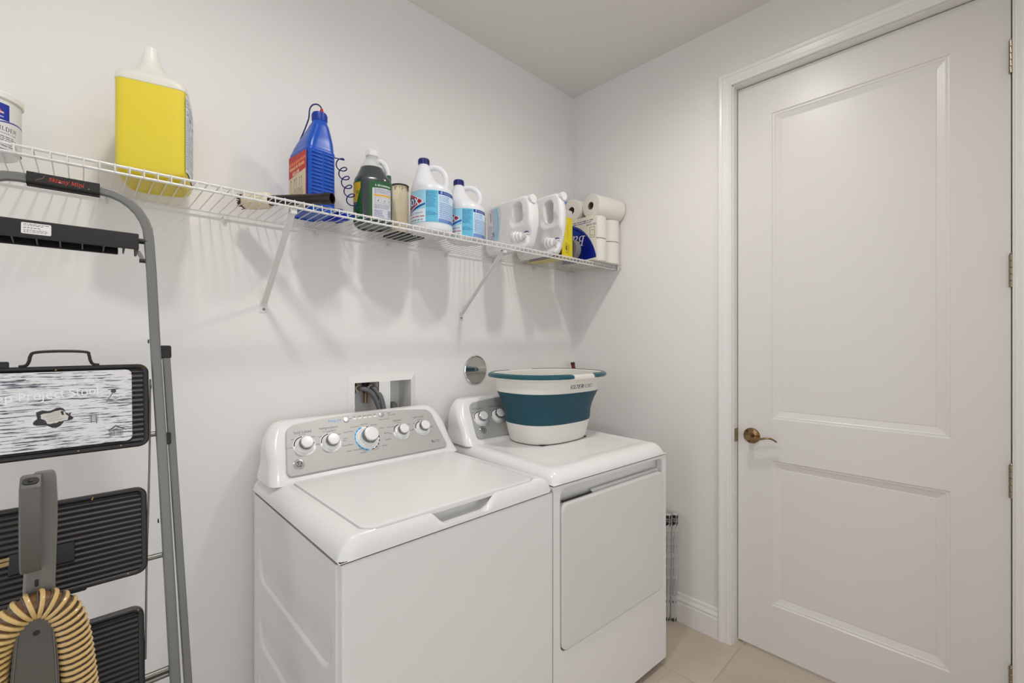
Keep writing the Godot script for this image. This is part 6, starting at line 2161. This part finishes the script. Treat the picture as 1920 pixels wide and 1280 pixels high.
func _paper(rng: RandomNumberGenerator) -> void:
	var paper := mat("tissue_paper", Color(0.92, 0.905, 0.87), 0.9)
	paper.heightmap_enabled = true
	paper.heightmap_texture = noise_tex(0.25, 256, 61, 2)
	paper.heightmap_scale = 0.04
	var card: Material = mats["cardboard"]
	var t := thing("toilet_paper_pack", "plastic wrapped pack of white toilet rolls at the shelf's right end", "toilet paper", Vector3(-0.120, SHELF_Y, 0.222))
	var r := 0.0565
	var h := 0.112
	var rl := _roll(r, h)
	var placed := []
	for lvl in 2:
		for ix in [-1, 1]:
			for iz in [-1, 1]:
				var o := Node3D.new()
				o.name = "toilet_roll"
				o.position = Vector3(ix * 0.0575, 0.002 + lvl * 0.1135 + (0.0 if ix < 0 else -0.001), iz * 0.0570)
				t.add_child(o, true)
				part(o, "roll", rl[0], paper)
				part(o, "core", rl[1], card)
	# printed film on the left side and along the bottom edge
	var p := Print.new(512, 512, Color(0.90, 0.875, 0.82))
	var blue := Color(0.02, 0.10, 0.50)
	var fan := [Vector2(0, 46)]
	for i in 17:
		var a := -1.56 + 1.42 * i / 16.0
		fan.append(Vector2(20 + 500 * cos(a), 565 + 518 * sin(a)))
	fan.append(Vector2(512, 512))
	fan.append(Vector2(0, 512))
	p.poly(fan, blue)
	p.arc(Vector2(20, 565), 500, -PI / 2, -0.15, 5, Color(0.25, 0.55, 0.85), 40)
	p.poly([Vector2(0, 90), Vector2(150, 100), Vector2(300, 180), Vector2(200, 240), Vector2(0, 260)], Color(0.10, 0.27, 0.68))
	p.poly([Vector2(230, 512), Vector2(512, 486), Vector2(512, 512)], Color(0.90, 0.875, 0.82))
	write(p, "Ba", Vector2(262, 262), 118, Color(0.92, 0.92, 0.95), false, PI + 0.10, 190, true, "Droid Serif", true)
	small_print(p, Rect2(180, 36, 310, 44), 2, Color(0.2, 0.24, 0.5), rng)
	write(p, "BATH TISSUE", Vector2(380, 100), 22, Color(0.3, 0.32, 0.5), true)
	for i in 4:
		p.line(Vector2([430, 490, 490, 430][i], [130, 130, 250, 250][i]), Vector2([490, 490, 430, 430][i], [130, 250, 250, 130][i]), 5, Color(0.5, 0.47, 0.42))
	p.line(Vector2(445, 165), Vector2(478, 165), 6, Color(0.5, 0.47, 0.42))
	p.arc(Vector2(460, 215), 16, 0.4, PI, 6, Color(0.5, 0.47, 0.42))
	var lm := MB.new()
	var nz := 14
	var pts := []
	for i in nz + 1:
		var z := lerpf(-0.112, 0.106, float(i) / nz)
		var bulge := 0.0035 * absf(sin(float(i) / nz * TAU))
		pts.append(Vector2(-0.1145 - bulge, z))
	for i in nz:
		var a: Vector2 = pts[i]
		var b: Vector2 = pts[i + 1]
		lm.quad(Vector3(a.x, 0.004, a.y), Vector3(b.x, 0.004, b.y), Vector3(b.x, 0.224, b.y), Vector3(a.x, 0.224, a.y), Vector2(float(i) / nz, 1), Vector2(float(i + 1) / nz, 1), Vector2(float(i + 1) / nz, 0), Vector2(float(i) / nz, 0))
	part(t, "wrapper_film", lm.done(60), printed("tissue_film", p, 0.3), Transform3D.IDENTITY, "blue and cream printed film")
	part(t, "film_base", box(Vector3(0.222, 0.0018, 0.222), 0.0006, 1).done(), mat("film_cream", Color(0.90, 0.88, 0.84), 0.4), at3(0.0, 0.001, 0.0))
	# two more rolls lying on top
	var top_y := SHELF_Y + 0.2275
	var tr := _roll(0.0600, 0.192)
	var lie := Basis(Vector3(0, 0, 1), -PI / 2)
	var k := 0
	for q in [[Vector3(-0.198, top_y + 0.0605, 0.268), -9.0, "white paper roll lying foremost on the toilet paper pack"], [Vector3(-0.200, top_y + 0.0605, 0.145), -1.0, "white paper roll lying behind the foremost roll, near the wall"]]:
		var o := thing("paper_roll", q[2], "paper roll", q[0], deg_to_rad(q[1]), "paper rolls on top of the pack")
		part(o, "roll", tr[0], paper, Transform3D(lie, Vector3.ZERO))
		part(o, "core", tr[1], card, Transform3D(lie, Vector3.ZERO))
		k += 1
	# crumpled blue film behind them
	var f := thing("blue_plastic_film", "crumpled pale blue plastic film behind the paper rolls", "plastic film", Vector3(-0.19, SHELF_Y + 0.228, 0.062))
	var fm := MB.new()
	var fl := FastNoiseLite.new()
	fl.seed = 3
	fl.frequency = 22.0
	var G := func(i: int, j: int) -> Vector3:
		var x := -0.02 + 0.17 * i / 20.0
		var a := PI * j / 8.0
		return Vector3(x, 0.060 + sin(a) * 0.075 + fl.get_noise_2d(x * 3.0, a * 0.05) * 0.02, -cos(a) * 0.020 + fl.get_noise_2d(a * 0.05, x * 3.0) * 0.006)
	for i in 20:
		for j in 8:
			fm.quad(G.call(i, j), G.call(i, j + 1), G.call(i + 1, j + 1), G.call(i + 1, j))
	var bm := mat("blue_film", Color(0.42, 0.58, 0.82), 0.3)
	part(f, "film", fm.done(60), bm)


func build_small_things() -> void:
	# chrome cover plate
	var t := thing("chrome_cover_plate", "round chrome cover plate on the wall left of the basket", "cover plate", Vector3(-0.733, 1.198, 0.0))
	var up := Transform3D(Basis(Vector3.RIGHT, PI / 2), Vector3.ZERO)
	part(t, "plate", lathe([Vector2(0.0665, 0.0), Vector2(0.0675, 0.002), Vector2(0.066, 0.006), Vector2(0.062, 0.0085), Vector2(0.056, 0.0075), Vector2(0.030, 0.0068), Vector2(0.0, 0.0065)], 64).turned(up).done(30), mats["chrome"])
	part(t, "screw", lathe([Vector2(0.0065, 0.006), Vector2(0.0062, 0.008), Vector2(0.003, 0.0095), Vector2(0.0, 0.0095)], 18).turned(up).done(), mats["screw_steel"])
	# red pole in the corner behind the dryer
	var r := thing("red_pole", "thin red pole standing in the corner behind the dryer", "pole", Vector3(-0.022, 0.136, 0.236))
	var a := Vector3(-0.0, 0.0, 0.0)
	var b := Vector3(-0.0395, 1.065, -0.191)
	part(r, "shaft", rod(a, b, 0.0105, 14).done(), mat("pole_red", Color(0.42, 0.075, 0.055), 0.4))
	part(r, "end_cap", rod(b + (b - a).normalized() * -0.004, b + (b - a).normalized() * 0.012, 0.0118, 14).done(), mat("pole_cap", Color(0.20, 0.09, 0.07), 0.5))
	part(r, "pole_foot", rod(Vector3(0, -0.136, 0.024), Vector3(0, 0.004, 0), 0.0115, 14).done(), mats["black_plastic"])
	# two long slim cartons leaning on the right wall
	var rng := RandomNumberGenerator.new()
	rng.seed = 15
	var k := 0
	for q in [[Vector3(-0.046, 0.0, 0.600), 0.507, 0.008, "slim white printed carton nearest the dryer, leaning on the right wall"], [Vector3(-0.0270, 0.0, 0.6255), 0.512, 0.002, "slim white printed carton against the wall, right of its twin"]]:
		var c := thing("slim_carton", q[3], "carton", q[0], 0.0, "slim cartons beside the dryer")
		c.rotation = Vector3(0.014, 0, -q[2])
		var hgt: float = q[1]
		var wd := 0.020
		part(c, "carton_body", box(Vector3(wd, hgt, wd), 0.001, 1).moved(Vector3(0, hgt / 2, 0)).done(), mat("slim_carton_white", Color(0.84, 0.83, 0.82), 0.5))
		var dk := Color(0.16, 0.15, 0.16)
		for side in 2:
			var p := Print.new(72, 1536, Color(0.84, 0.83, 0.82))
			p.poly([Vector2(4, 14), Vector2(68, 6), Vector2(68, 128), Vector2(4, 170)], dk)
			write(p, "ST" if side == 0 else "15", Vector2(36, 50), 40, Color(0.86, 0.85, 0.84), true, PI / 2, 60)
			p.rect(0, 0, 3, 1536, Color(0.55, 0.54, 0.53))
			write(p, "1\" Faux Wood", Vector2(36, 250), 34, dk, false, PI / 2, 300)
			write(p, "Blind - White", Vector2(36, 620), 30, Color(0.3, 0.3, 0.3), false, PI / 2, 260)
			small_print(p, Rect2(14, 920, 44, 240), 16, Color(0.4, 0.39, 0.4), rng)
			p.dot(Vector2(36, 1250), 18, Color(0.45, 0.44, 0.44))
			p.poly([Vector2(4, 1500), Vector2(68, 1470), Vector2(68, 1530), Vector2(4, 1530)], Color(0.3, 0.28, 0.27))
			var lm := MB.new()
			if side == 0:
				var x := -wd / 2 - 0.0005
				lm.quad(Vector3(x, 0.001, -wd / 2 + 0.0008), Vector3(x, 0.001, wd / 2 - 0.0008), Vector3(x, hgt - 0.001, wd / 2 - 0.0008), Vector3(x, hgt - 0.001, -wd / 2 + 0.0008), Vector2(0, 1), Vector2(1, 1), Vector2(1, 0), Vector2(0, 0))
			else:
				var z := wd / 2 + 0.0005
				lm.quad(Vector3(-wd / 2 + 0.0008, 0.001, z), Vector3(wd / 2 - 0.0008, 0.001, z), Vector3(wd / 2 - 0.0008, hgt - 0.001, z), Vector3(-wd / 2 + 0.0008, hgt - 0.001, z), Vector2(0, 1), Vector2(1, 1), Vector2(1, 0), Vector2(0, 0))
			part(c, "print", lm.done(), printed("slim_print_%s_%s" % [["near", "far"][k], ["side", "front"][side]], p))
		k += 1
